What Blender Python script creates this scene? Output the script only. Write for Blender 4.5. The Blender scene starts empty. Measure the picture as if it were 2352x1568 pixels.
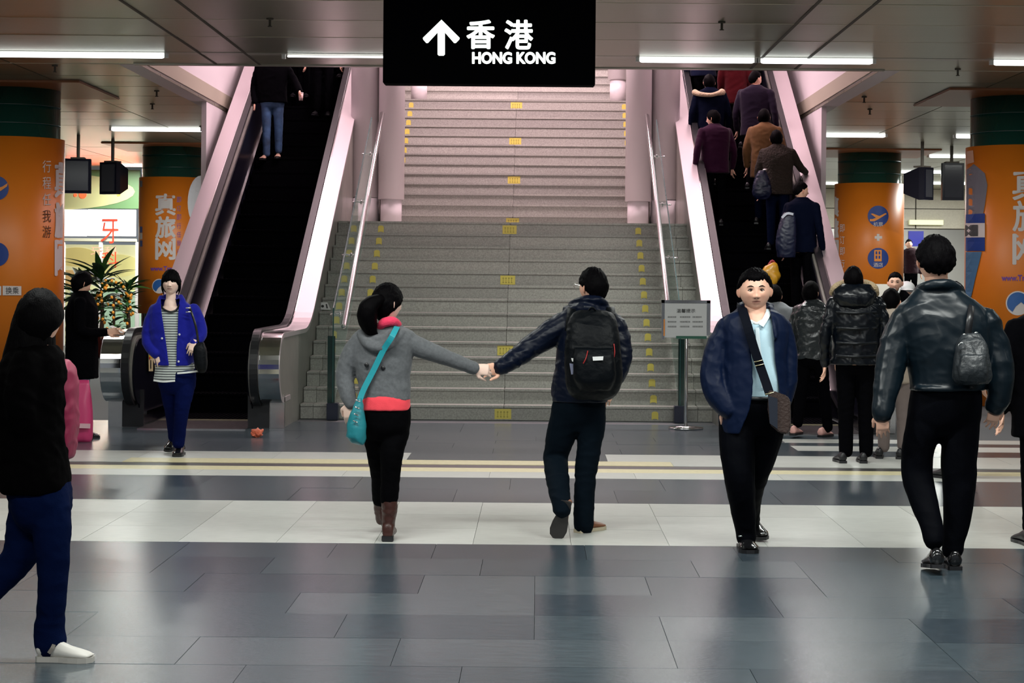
import bpy, bmesh, math, random
import numpy as np
from mathutils import Vector, Matrix, noise
random.seed(7)
S = bpy.context.scene
COL = S.collection
# ---------------------------------------------------------------- camera
F = 4300.0; CX = 1234.0; CY = 640.0; H0 = 1.62; TH = 0.0084
cd = bpy.data.cameras.new('camera'); cam = bpy.data.objects.new('camera', cd); COL.objects.link(cam)
cd.sensor_width = 36; cd.lens = F/2352*36; cd.shift_x = -(CX-1176)/2352; cd.shift_y = -(784-CY)/2352
cd.clip_start = .1; cd.clip_end = 200
cam.matrix_world = Matrix.Translation((0, 0, H0)) @ Matrix.Rotation(math.pi/2, 4, 'X') @ Matrix.Rotation(TH, 4, 'Z')
S.camera = cam
# ---------------------------------------------------------------- world, lights, exposure
w = bpy.data.worlds.new('world'); S.world = w; w.use_nodes = True
w.node_tree.nodes['Background'].inputs[0].default_value = (.75, .82, .9, 1)
w.node_tree.nodes['Background'].inputs[1].default_value = .25
S.view_settings.view_transform = 'Standard'; S.view_settings.look = 'None'
S.view_settings.gamma = 1; S.view_settings.use_curve_mapping = False
S.view_settings.exposure = 0.0
S.cycles.max_bounces = 7; S.cycles.diffuse_bounces = 3; S.cycles.glossy_bounces = 4
S.cycles.use_denoising = True
S.cycles.sample_clamp_indirect = 4
def area(name, loc, size, power, col=(1, 1, 1), rot=(0, 0, 0)):
    l = bpy.data.lights.new(name, 'AREA'); l.shape = 'RECTANGLE'; l.size, l.size_y = size
    l.energy = power; l.color = col
    o = bpy.data.objects.new(name, l); COL.objects.link(o); o.location = loc; o.rotation_euler = rot
    return o
HALL = (.97, 1.0, .95); PINK = (1.0, .74, .79)
# rows of fluorescent tubes (the lamps below carry the visible tubes)
TUBES = []   # (x0, x1, y)
for y in (3.0, 9.0, 14.9):
    TUBES += [(-7.6, -5.0, y), (-3.0, -.6, y), (1.2, 3.8, y), (5.6, 8.2, y)]
TUBES += [(-9.3, -6.75, 20.9), (-6.7, -4.16, 20.9), (1.1, 2.42, 20.9), (2.45, 3.74, 20.9), (5.05, 7.6, 20.9), (-2.85, -1.0, 20.9)]
TUBES += [(-7.2, -4.95, 31.5), (4.6, 5.85, 31.5), (7.0, 9.3, 31.5), (7.6, 8.5, 36.5), (-9.6, -8.6, 43.0-1.2), (-7.4, -6.2, 41.8), (8.0, 9.2, 41.8), (6.9, 7.6, 47), (9.6, 12.0, 46.5), (7.2, 10.2, 52.3)]  # last pair is unseen, added to brighten the walls at far right
for i, (x0, x1, y) in enumerate(TUBES):
    e = 110 if y < 16 else (122 if y < 22 else 210)
    if y < 16 and abs(x0+x1) > 10: e *= .3
    elif y < 10: e *= 1.7
    if y > 40: e *= 1.8
    if y == 20.9 and (x0 < -6 or x0 > 5): e *= .45
    if i == 17: e = 12
    area('tube_light', ((x0+x1)/2, y, 4.03), (x1-x0, .02 if i == 17 else .07), e*(x1-x0)/2.5, HALL)
# stairwell lamps high above the flights
area('stairwell_light', (-.35, 26.2, 8.3), (3.6, 1.2), 560, PINK, (math.radians(30), 0, 0))
area('stairwell_light', (-.35, 31.5, 8.6), (3.6, 1.2), 480, PINK)
area('stairwell_light', (-3.7, 27.0, 8.3), (.5, 5), 70, PINK)
area('stairwell_light', (3.0, 27.0, 8.3), (.5, 5), 70, PINK)
# ---------------------------------------------------------------- helpers
def P(x, y, D):
    dx, dy = x-CX, y-CY; c, s = math.cos(TH), math.sin(TH)
    return Vector(((dx*c+dy*s)*D/F, D, H0-(-dx*s+dy*c)*D/F))
def lin(c): return tuple(((v/12.92) if v <= .04045 else ((v+.055)/1.055)**2.4) for v in c)
def hexc(h): return lin([int(h[i:i+2], 16)/255 for i in (0, 2, 4)])
MATS = {}
def mat(name, col=(.5, .5, .5), rough=.6, metal=0, emit=None, es=1, noise_amt=0, nscale=20, bump=0, bscale=60, spec=.5, stretch=(1, 1, 1), trans=0, coat=0, attr=False, sheen=0):
    if name in MATS: return MATS[name]
    if isinstance(col, str): col = hexc(col)
    m = bpy.data.materials.new(name); m.use_nodes = True; nt = m.node_tree; N = nt.nodes; L = nt.links
    b = N['Principled BSDF']; b.inputs['Base Color'].default_value = (*col, 1)
    b.inputs['Roughness'].default_value = rough; b.inputs['Metallic'].default_value = metal
    b.inputs['Specular IOR Level'].default_value = spec
    if coat: b.inputs['Coat Weight'].default_value = coat; b.inputs['Coat Roughness'].default_value = .08
    if sheen: b.inputs['Sheen Weight'].default_value = sheen
    if trans: b.inputs['Transmission Weight'].default_value = trans
    if emit is not None:
        if isinstance(emit, str): emit = hexc(emit)
        b.inputs['Emission Color'].default_value = (*emit, 1); b.inputs['Emission Strength'].default_value = es
    if noise_amt or bump:
        tc = N.new('ShaderNodeTexCoord'); mp = N.new('ShaderNodeMapping'); mp.inputs['Scale'].default_value = stretch
        L.new(tc.outputs['Object'], mp.inputs[0])
    if noise_amt:
        n = N.new('ShaderNodeTexNoise'); n.inputs['Scale'].default_value = nscale; n.inputs['Detail'].default_value = 6; L.new(mp.outputs[0], n.inputs['Vector'])
        r = N.new('ShaderNodeMapRange'); r.inputs['From Min'].default_value = .3; r.inputs['From Max'].default_value = .7
        r.inputs['To Min'].default_value = 1-noise_amt; r.inputs['To Max'].default_value = 1+noise_amt; L.new(n.outputs[0], r.inputs[0])
        mx = N.new('ShaderNodeVectorMath'); mx.operation = 'SCALE'; mx.inputs[0].default_value = col
        L.new(r.outputs[0], mx.inputs['Scale']); L.new(mx.outputs[0], b.inputs['Base Color'])
    if attr:
        a = N.new('ShaderNodeAttribute'); a.attribute_name = 'tint'
        mx2 = N.new('ShaderNodeVectorMath'); mx2.operation = 'MULTIPLY'; mx2.inputs[0].default_value = col
        L.new(a.outputs['Color'], mx2.inputs[1]); L.new(mx2.outputs[0], b.inputs['Base Color'])
    if bump:
        n2 = N.new('ShaderNodeTexNoise'); n2.inputs['Scale'].default_value = bscale; n2.inputs['Detail'].default_value = 4; L.new(mp.outputs[0], n2.inputs['Vector'])
        bp = N.new('ShaderNodeBump'); bp.inputs['Strength'].default_value = bump; bp.inputs['Distance'].default_value = .02
        L.new(n2.outputs[0], bp.inputs['Height']); L.new(bp.outputs[0], b.inputs['Normal'])
    MATS[name] = m; return m
def thing(name, label, cat, loc=(0, 0, 0), group=None):
    o = bpy.data.objects.new(name, None); COL.objects.link(o); o.location = loc; o.empty_display_size = .1
    if label: o['label'] = label
    if cat: o['category'] = cat
    if group: o['group'] = group
    return o
def tag(o, label, cat, group=None, kind=None):
    if label: o['label'] = label
    if cat: o['category'] = cat
    if group: o['group'] = group
    if kind: o['kind'] = kind
    return o
WL = {}
def wloc(o):
    v = Vector((0, 0, 0))
    while o is not None: v = v+o.location; o = o.parent
    return v
def link(name, me, m, parent=None, smooth=False, loc=None):
    """mesh given in world coordinates; stored relative to its parent's base"""
    o = bpy.data.objects.new(name, me); COL.objects.link(o)
    if parent is not None:
        o.parent = parent; off = wloc(parent)
        me.transform(Matrix.Translation(-off))
    elif loc is not None:
        me.transform(Matrix.Translation(-Vector(loc))); o.location = loc
    if m is not None: me.materials.append(m)
    if smooth: me.polygons.foreach_set('use_smooth', [True]*len(me.polygons))
    return o
def obj(name, bm, m, parent=None, smooth=False, loc=None):
    me = bpy.data.meshes.new(name); bmesh.ops.recalc_face_normals(bm, faces=bm.faces); bm.to_mesh(me); bm.free()
    return link(name, me, m, parent, smooth, loc)
def NB(): return bmesh.new()
def box(bm, x0, x1, y0, y1, z0, z1, bev=0):
    r = bmesh.ops.create_cube(bm, size=1)
    for v in r['verts']: v.co = Vector(((x0+x1)/2+v.co.x*(x1-x0), (y0+y1)/2+v.co.y*(y1-y0), (z0+z1)/2+v.co.z*(z1-z0)))
    if bev: bmesh.ops.bevel(bm, geom=list({e for v in r['verts'] for e in v.link_edges}), offset=bev, segments=2, affect='EDGES')
    return r['verts']
def boxo(name, dims, m, parent=None, bev=0, loc=None):
    bm = NB(); box(bm, *dims, bev=bev); return obj(name, bm, m, parent, loc=loc)
def loft(bm, rings, cap=True):
    vs = [[bm.verts.new(p) for p in r] for r in rings]; n = len(vs[0])
    for a, b in zip(vs, vs[1:]):
        for i in range(n): bm.faces.new((a[i], a[(i+1) % n], b[(i+1) % n], b[i]))
    if cap: bm.faces.new(vs[0][::-1]); bm.faces.new(vs[-1])
    return vs
def prism(bm, pts, x0, x1):      # polygon in (y,z), extruded along x
    loft(bm, [[(x0, y, z) for y, z in pts], [(x1, y, z) for y, z in pts]])
def cyl(bm, c, r, z0, z1, n=32, r2=None):
    r2 = r if r2 is None else r2
    loft(bm, [[(c[0]+rr*math.cos(2*math.pi*i/n), c[1]+rr*math.sin(2*math.pi*i/n), z) for i in range(n)] for z, rr in ((z0, r), (z1, r2))])
def catmull(pts, k):
    n = len(pts); out = []
    if n == 2: return [pts[0]+(pts[1]-pts[0])*(j/k) for j in range(k)]+[pts[1]]
    for i in range(n-1):
        p0 = pts[max(i-1, 0)]; p1 = pts[i]; p2 = pts[i+1]; p3 = pts[min(i+2, n-1)]
        for j in range(k):
            t = j/k; out.append(.5*((2*p1)+(p2-p0)*t+(2*p0-5*p1+4*p2-p3)*t*t+(3*p1-p0-3*p2+p3)*t**3))
    out.append(pts[-1]); return out
def tube(bm, pts, rad, k=4, n=12, round_cap=True, flat=1):
    """pts Vectors, rad per point; a rounded tapering tube"""
    q = [np.array([*p, r]) for p, r in zip(pts, rad)]
    q = catmull(q, k) if len(q) > 1 and k > 1 else q
    cs = [Vector(a[:3]) for a in q]; rs = [max(float(a[3]), .001) for a in q]
    if round_cap:
        t0 = (cs[0]-cs[1]).normalized(); t1 = (cs[-1]-cs[-2]).normalized()
        cs = [cs[0]+t0*rs[0]*.85, cs[0]+t0*rs[0]*.5]+cs+[cs[-1]+t1*rs[-1]*.5, cs[-1]+t1*rs[-1]*.85]
        rs = [rs[0]*.45, rs[0]*.85]+rs+[rs[-1]*.85, rs[-1]*.45]
    rings = []; up = Vector((0, 1, 0)); u = None
    for i, c in enumerate(cs):
        t = (cs[min(i+1, len(cs)-1)]-cs[max(i-1, 0)]).normalized()
        if u is None:
            u = up.cross(t)
            if u.length < .1: u = Vector((1, 0, 0)).cross(t)
        else: u = u-t*u.dot(t)
        u.normalize(); v = t.cross(u)
        rings.append([c+(u*math.cos(a)+v*math.sin(a)*flat)*rs[i] for a in [2*math.pi*j/n for j in range(n)]])
    loft(bm, rings)
def ribbon(bm, pts, wid, th, nrm, k=4):
    cs = catmull([Vector(p) for p in pts], k) if k > 1 else [Vector(p) for p in pts]
    if isinstance(nrm, (tuple, Vector)): nrm = Vector(nrm)
    rings = []
    for i, c in enumerate(cs):
        t = (cs[min(i+1, len(cs)-1)]-cs[max(i-1, 0)]).normalized(); s = t.cross(nrm).normalized(); m2 = s.cross(t).normalized()
        rings.append([c+s*wid/2+m2*th/2, c-s*wid/2+m2*th/2, c-s*wid/2-m2*th/2, c+s*wid/2-m2*th/2])
    loft(bm, rings)
def ellipsoid(bm, c, r, n=16, m=10, R=None):
    r_ = bmesh.ops.create_uvsphere(bm, u_segments=n, v_segments=m, radius=1)
    for v in r_['verts']:
        q = Vector((v.co.x*r[0], v.co.y*r[1], v.co.z*r[2]))
        v.co = Vector(c)+(R @ q if R is not None else q)
    return r_['verts']
def text_mesh(body, weight=0):
    c = bpy.data.curves.new('t', 'FONT'); c.body = body; c.offset = weight; c.resolution_u = 4
    o = bpy.data.objects.new('t', c); COL.objects.link(o); dg = bpy.context.evaluated_depsgraph_get(); dg.update()
    me = bpy.data.meshes.new_from_object(o.evaluated_get(dg)); bpy.data.objects.remove(o); bpy.data.curves.remove(c)
    a = np.zeros(len(me.vertices)*3); me.vertices.foreach_get('co', a); return me, a.reshape(-1, 3)
def glyphs(body, rect, surf, m, parent, weight=.0, name='lettering', bold=0):
    """fit the text into the pixel rect (xl,yt,xr,yb); surf(x,y)->world point"""
    me, a = text_mesh(body, weight); mn, mx = a.min(0), a.max(0); sp = np.maximum(mx-mn, 1e-6)
    for v, q in zip(me.vertices, a):
        u = (q[0]-mn[0])/sp[0]; t = (q[1]-mn[1])/sp[1]
        v.co = surf(rect[0]+u*(rect[2]-rect[0]), rect[3]+t*(rect[1]-rect[3]))
    if bold:
        fs = [tuple(p.vertices) for p in me.polygons]; vv = []; ff = []
        base = [(rect[0]+(q[0]-mn[0])/sp[0]*(rect[2]-rect[0]), rect[3]+(q[1]-mn[1])/sp[1]*(rect[1]-rect[3])) for q in a]
        for k in range(9):
            dx, dy = (0, 0) if k == 8 else (bold*math.cos(k*math.pi/4), bold*math.sin(k*math.pi/4)); n0 = len(vv)
            for x, y in base:
                p = surf(x+dx, y+dy); p.y -= .0002*k; vv.append(p)
            ff += [tuple(i+n0 for i in f) for f in fs]
        me = bpy.data.meshes.new(name); me.from_pydata(vv, [], ff)
    me.materials.clear(); o = link(name, me, m, parent)
    return o
def flat(D): return lambda x, y: P(x, y, D)
def poly(pts, surf, m, parent, name, dens=0):
    bm = NB(); vs = [bm.verts.new((x, y, 0)) for x, y in pts]; f = bm.faces.new(vs); f.normal_update(); bmesh.ops.triangulate(bm, faces=[f])
    if dens:
        for _ in range(5):
            es = [e for e in bm.edges if e.calc_length() > dens]
            if not es: break
            bmesh.ops.subdivide_edges(bm, edges=es, cuts=1); bmesh.ops.triangulate(bm, faces=bm.faces)
    for v in bm.verts: v.co = surf(v.co.x, v.co.y)
    me = bpy.data.meshes.new(name); bm.to_mesh(me); bm.free(); return link(name, me, m, parent)
def disc_pts(cx, cy, rx, ry=None, n=28, a0=0, a1=360):
    ry = rx if ry is None else ry
    return [(cx+rx*math.cos(math.radians(a0+(a1-a0)*i/n)), cy+ry*math.sin(math.radians(a0+(a1-a0)*i/n))) for i in range(n if a1-a0 == 360 else n+1)]
HC = 4.10
# ---------------------------------------------------------------- materials
def stone(name, col, rough=.28, amt=.18, nscale=9, stretch=(1, 3, 1), bump=.05):
    return mat(name, col, rough, noise_amt=amt, nscale=nscale, stretch=stretch, bump=bump, bscale=25, spec=.5)
M_dark = [stone('dark_granite_%d' % i, c, .24) for i, c in enumerate([(.038, .056, .070), (.050, .068, .082), (.062, .080, .094), (.034, .048, .062)])]
M_light = [stone('pale_stone_%d' % i, c, .3, .07) for i, c in enumerate([(.52, .53, .50), (.56, .57, .54), (.49, .50, .47)])]
M_grout = mat('grout', (.07, .075, .08), .7)
M_step = [stone('step_granite_%d' % i, c, .45, .22, 55, (1, 1, 1)) for i, c in enumerate([(.31, .305, .275), (.34, .333, .30), (.28, .275, .25)])]
M_ceil = [mat('ceiling_panel_%d' % i, c, .33, metal=.55, noise_amt=.08, nscale=3, stretch=(.3, 12, 1), bump=.04, bscale=30) for i, c in enumerate([(.275, .265, .19), (.30, .29, .21), (.25, .242, .175)])]
M_seam = mat('ceiling_seam', (.40, .36, .28), .6)
M_groove = mat('dark_groove', (.05, .04, .03), .7)
M_steel = mat('brushed_steel', (.62, .60, .60), .22, metal=1, bump=.02, bscale=40, stretch=(1, 1, .1))
M_deck = mat('deck_steel', (.68, .61, .63), .40, metal=.85)
M_chrome = mat('chrome', (.75, .74, .74), .12, metal=1)
M_rubber = mat('black_rubber', (.010, .010, .012), .35)
M_black = mat('black_panel', (.004, .004, .008), .3, spec=.12)
M_esstep = mat('escalator_step', (.0012, .0012, .002), .85, spec=.02)
M_side = mat('cladding_grey', (.20, .19, .17), .35, noise_amt=.15, nscale=4)
M_glass = mat('green_glass', (.55, .80, .72), .03, trans=.92, spec=.5)
M_glassedge = mat('glass_edge', (.01, .06, .055), .2)
M_white = mat('white_paint', (.8, .77, .77), .45)
M_shaft = mat('shaft_wall', (.72, .66, .68), .5)
M_pillar = mat('pillar_enamel', (.74, .68, .70), .35)
M_yel = mat('yellow_marker', (.62, .52, .10), .5)
M_yelink = mat('yellow_marker_print', (.30, .26, .05), .6)
M_lamp = mat('lamp_tube', (.9, .9, .9), .4, emit=(.95, 1, .97), es=3.0)
# ---------------------------------------------------------------- floor
GN = 'floor slabs'
floor = boxo('floor', (-14, 13, -4, 56, -.25, -.006), M_grout); floor['kind'] = 'structure'
slab_mesh = {}
def slab(x0, x1, y0, y1, ms, name='slab', g=.0014, top=0.0):
    i = random.randrange(len(ms)); sx, sy = round(x1-x0, 3), round(y1-y0, 3); key = (sx, sy, ms[i].name)
    if key not in slab_mesh:
        bm = NB(); box(bm, g, sx-g, g, sy-g, -.03, 0); me = bpy.data.meshes.new(name); bm.to_mesh(me); bm.free(); me.materials.append(ms[i]); slab_mesh[key] = me
    o = bpy.data.objects.new(name, slab_mesh[key]); COL.objects.link(o); o.parent = floor; o.location = (x0, y0, top+random.uniform(-.0006, .0004))
    return o
y = 11.41; r = 0
while y > 5.5:
    h = .6; off = random.choice([0, .3, .6, .9])
    x = -4.8+off
    while x < 4.8:
        wd = random.choice([.9, 1.2, 1.2, .6]); slab(x, x+wd, y-h, y, M_dark); x = round(x+wd, 3)
    y -= h
for k in range(3):
    for i in range(-8, 9): slab(-.38+.6*i, .22+.6*i, 11.41+.71*k, 12.12+.71*k, M_light)
for k in range(2):
    x = -5.4+.4*k
    while x < 5.2: slab(x, x+1.2, 13.54+.84*k, 14.38+.84*k, M_dark); x += 1.2
for i in range(-5, 6): slab(-.38+1.2*i, .82+1.2*i, 15.22, 15.69, M_light)
M_tape = mat('yellow_tape', (.72, .60, .22), .5)
M_pale2 = M_light[1]
slab(-5.0, 5.6, 15.69, 16.01, [mat('yellow_edge_stone', (.62, .56, .34), .35, noise_amt=.1)], 'strip')
M_rail = mat('floor_channel', (.03, .03, .03), .4)
slab(-7, 7, 16.01, 16.29, [M_rail], 'channel_cover', top=-.004)
slab(-3.6, 1.2, 16.29, 16.66, [MATS['yellow_edge_stone']], 'strip')
slab(-6.8, -3.6, 16.29, 16.66, M_light, 'strip'); slab(1.2, 6.5, 16.29, 16.66, M_light, 'strip')
for i in range(5): slab(-7.15+1.2*i, -5.95+1.2*i, 16.66, 17.33, M_light)
for i in range(5): slab(.64+1.2*i, 1.84+1.2*i, 16.66, 17.33, M_light)
slab(-1.15, .64, 16.66, 17.33, M_dark[1:3])
y = 17.33
for k, hh in enumerate((.55, .5, .35, .5, .5, .6, .6)):
    x = -6+random.choice([0, .4, .8])
    while x < 2.3: slab(x, x+1.2, y, y+hh, M_dark[1:3]); x += 1.2
    y += hh
    if y > 21: break
for a, b_, ms in ((17.33, 17.86, M_dark), (17.86, 18.4, M_light), (18.4, 18.75, M_dark), (18.75, 19.2, M_light)):
    for i in range(3): slab(2.5+1.3*i, 3.8+1.3*i, a, b_, ms)
# ---------------------------------------------------------------- ceiling with panels
ceil = boxo('ceiling', (-14, 13, -4, 21.98, HC+.05, HC+.25), M_seam); ceil['kind'] = 'structure'
bm = NB()
box(bm, -14, -4.7, 21.98, 52, HC+.05, HC+.25); box(bm, 4.0, 13, 21.98, 52, HC+.05, HC+.25); box(bm, -4.7, 4.0, 40.2, 52, HC+.05, HC+.25)
obj('ceiling_back', bm, M_seam, ceil)
XS = [-12.0, -9.0, -6.2, -3.78, -3.27, -.4, 2.48, 3.0, 5.7, 8.6, 12.0]
ys = [22-1.3*i for i in range(8)][::-1]; ys = ys[:-2]+[20.8, 22.0]
pm = {}
def panel(x0, x1, y0, y1):
    g = .012; i = random.randrange(3); key = (round(x1-x0, 3), round(y1-y0, 3), i)
    if key not in pm:
        bm = NB(); box(bm, g, x1-x0-g, g, y1-y0-g, 0, .03); me = bpy.data.meshes.new('ceiling_panel'); bm.to_mesh(me); bm.free(); me.materials.append(M_ceil[i]); pm[key] = me
    o = bpy.data.objects.new('ceiling_panel', pm[key]); COL.objects.link(o); o.parent = ceil; o.location = (x0, y0, HC+random.uniform(0, .003))
for y0, y1 in zip(ys, ys[1:]):
    for x0, x1 in zip(XS, XS[1:]): panel(x0, x1, y0, y1)
y = 22.0
while y < 50:
    for x0, x1 in zip(XS, XS[1:]):
        if x0 < -4.7 and x1 > -4.7: x1 = -4.7
        if x1 > 4.0 and x0 < 4.0: x0 = 4.0
        if x0 >= -4.71 and x1 <= 4.01 and not (x1 == -4.7 or x0 == 4.0): continue
        panel(x0, x1, y, y+1.3 if y < 30 else y+2.6)
    y += 1.3 if y < 30 else 2.6
M_strip = mat('seam_strip', (.50, .46, .36), .5)
for y in ys: boxo('seam_strip', (-12, 12, y-.011, y+.011, HC-.001, HC+.02), M_strip, ceil)
for gx in (-3.78, -3.27, 2.48, 3.0):     # shadow gaps that run along the hall
    o = boxo('shadow_gap', (gx-.016, gx+.016, 10, 21.97, HC-.004, HC+.045), M_groove, ceil)
boxo('lamp_channel', (-9.5, 8, 20.78, 20.98, HC-.002, HC+.03), mat('lamp_channel', (.40, .38, .33), .4, metal=.4), ceil)
t = boxo('trim_1', (-4.75, 4.05, 21.92, 22.02, HC-.012, HC+.55), mat('opening_edge', (.36, .33, .28), .4, metal=.5)); t['kind'] = 'structure'
# front part of the ceiling, unseen panels joined
bm = NB()
for k in range(9):
    for x0, x1 in zip(XS, XS[1:]): box(bm, x0+.01, x1-.01, -3+1.74*k, -3+1.74*(k+1)-.02, HC, HC+.03)
f = obj('ceiling_panels', bm, M_ceil[0], ceil); f['kind'] = 'stuff'
# ---------------------------------------------------------------- shaft above the opening
def struct(name, bm, m): o = obj(name, bm, m); o['kind'] = 'structure'; return o
bm = NB(); box(bm, -4.95, -4.72, 22.02, 40, HC+.0, 8.9); box(bm, -4.79, -4.72, 26.6, 40, 0, HC); struct('wall_left', bm, M_shaft)
bm = NB(); box(bm, 4.02, 4.25, 22.02, 40, HC, 8.9); box(bm, 4.02, 4.09, 26.6, 40, 0, HC); struct('wall_right', bm, M_shaft)
bm = NB(); box(bm, -4.95, 4.25, 21.86, 22.0, HC+.56, 8.9); struct('wall_front', bm, M_shaft)
bm = NB(); box(bm, -4.95, 4.25, 40, 40.2, 0, 8.9); struct('wall_back', bm, M_shaft)
bm = NB(); box(bm, -4.95, 4.25, 21.86, 40.2, 8.9, 9.05); struct('ceiling_stairwell', bm, M_white)
# ---------------------------------------------------------------- outer hall shell
M_tilewall = mat('beige_wall', (.40, .36, .29), .4, noise_amt=.06)
bm = NB(); box(bm, -14, -13.8, -4, 50, 0, HC); struct('wall_hall_left', bm, M_tilewall)
bm = NB(); box(bm, 12.8, 13, -4, 56, 0, HC); struct('wall_hall_right', bm, M_tilewall)
wr = boxo('wall_hall_back', (4.25, 13, 50.0, 50.3, 3.03, HC+.1), M_groove); wr['kind'] = 'structure'
for i in range(6):
    for k in range(2):
        boxo('wall_tile', (4.3+1.45*i, 4.3+1.45*i+1.42, 49.96, 50.0, 3.05+.53*k, 3.05+.53*k+.51), M_tilewall, wr, bev=.004)
M_grey = mat('grey_plaster', (.42, .41, .39), .6)
bm = NB(); box(bm, 4.25, 13, 55, 55.2, 0, HC); struct('wall_far', bm, M_grey)
# ---------------------------------------------------------------- stairs
RZ = .17; ST = .30
def flight(label, y0, z0, n, x0, x1, joints, marks, base_z):
    t = thing('staircase', label, 'staircase', ((x0+x1)/2, y0, z0))
    xs = [x0]+joints+[x1]
    rm = {}; 
    for i in range(1, n+1):
        ys_, zt = y0+ST*(i-1), z0+RZ*i
        for a, b_ in zip(xs, xs[1:]):
            boxo('riser', (a+.002, b_-.002, ys_+.022, ys_+.055, zt-RZ, zt-.03), random.choice(M_step), t)
            bm = NB(); box(bm, a+.002, b_-.002, ys_, ys_+ST+.04, zt-.03, zt, bev=.005); obj('tread', bm, random.choice(M_step), t)
        for mx, kind in marks(i):
            m_ = boxo('marker', (mx-.095, mx+.095, ys_+.018, ys_+.0225, zt-RZ+.012, zt-.042), M_yel, t) if kind == 'c' else None
            if kind == 'c':
                bm = NB()
                for q in range(4):
                    xx = mx-.07+.037*q; box(bm, xx, xx+.022, ys_+.0165, ys_+.018, zt-RZ+.035, zt-RZ+.04); box(bm, xx, xx+.022, ys_+.0165, ys_+.018, zt-RZ+.09, zt-RZ+.096); box(bm, xx+.008, xx+.013, ys_+.0165, ys_+.018, zt-RZ+.03, zt-RZ+.105)
                obj('marker_print', bm, M_yelink, m_)
            else:
                bm = NB(); pts = [(-.038, .015), (-.02, .028), (.02, .028), (.038, .015), (.038, .095), (.02, .112), (-.02, .112), (-.038, .095)]
                loft(bm, [[(mx+px_, ys_+yy, zt-RZ+pz) for px_, pz in pts] for yy in (.017, .0225)]); obj('marker', bm, M_yel, t)
    bm = NB(); top = z0+RZ*n
    prism(bm, [(y0+.16, z0), (y0+.16, z0+.012), (y0+ST*n-.06, top-RZ-.05), (y0+ST*n-.06, min(z0, base_z))]+([(y0+2, base_z)] if base_z < z0 else []), x0+.01, x1-.01)
    obj('stair_core', bm, M_side, t); return t
cm = {1, 5, 9, 13}
flight('lower flight of grey granite steps with yellow arrow marks between the two escalators', 21.4, 0, 14, -2.70, 2.02, [-2.55, -.37, 1.85],
       lambda i: [(-2.12, 's'), (1.36, 's')]+([(-.38, 'c')] if i in (1, 5, 10, 14) else []), 0)
L1 = boxo('landing', (-2.69, 2.01, 25.65, 27.5, 2.0, 2.38), M_step[1], None); tag(L1, 'granite landing at the head of the lower flight', 'landing')
flight('upper flight of pinkish lit steps between white round pillars', 27.5, 2.38, 13, -2.70, 2.02, [-.37],
       lambda i: [(-2.12, 's'), (1.42, 's')]+([(-.37, 'c')] if i in (1, 5, 9, 13) else []), 0)
L2 = boxo('landing', (-2.69, 2.01, 31.45, 32.6, 4.2, 4.59), M_step[1], None); tag(L2, 'upper landing behind the pinkish flight, below the hanging sign', 'landing')
flight('topmost flight of steps rising behind the hanging black sign', 32.6, 4.59, 8, -2.70, 2.02, [-.37], lambda i: [], 2.0)
L3 = boxo('landing', (-4.7, 4.0, 35.05, 39.98, 5.7, 5.95), M_step[1], None); tag(L3, 'top floor landing at the head of stairs and escalators', 'landing')
# pillars flanking the upper flight
def rpillar(x, y, z0, zb, label, r=.19):
    t = thing('pillar', label, 'pillar', (x, y, z0))
    bm = NB(); cyl(bm, (x, y), r, zb, 8.9, 40); obj('shaft', bm, M_pillar, t, True)
    bm = NB(); cyl(bm, (x, y), r-.035, z0, zb, 40); obj('base', bm, M_pillar, t, True)
for sx, side in ((-1, 'left'), (1, 'right')):
    xc = -.34+sx*1.80
    rpillar(xc, 27.3, 2.38, 2.76, 'white round pillar nearest the %s edge of the upper flight' % side)
    rpillar(-.34+sx*1.66, 31.25, 4.59, 4.95, 'short white pillar by the %s edge of the upper landing' % side, .17)
    # broad curved cladding beside it
    t = thing('clad_column', 'broad pinkish clad column between %s pillar and escalator' % side, 'column', (-.34+sx*2.18, 27.55, 2.38))
    bm = NB(); cx0 = -.34+sx*2.2; xe = cx0-sx*.235
    cyl(bm, (cx0, 27.5), .215, 2.79, 8.9, 48); obj('cladding', bm, M_pillar, t, True)
    bm = NB(); cyl(bm, (cx0, 27.5), .213, 2.38, 2.78, 48); obj('base_cladding', bm, M_pillar, t, True)
    boxo('joint_strip', (xe-.008, xe+.008, 27.34, 27.5, 2.38, 8.9), M_groove, t)
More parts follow.
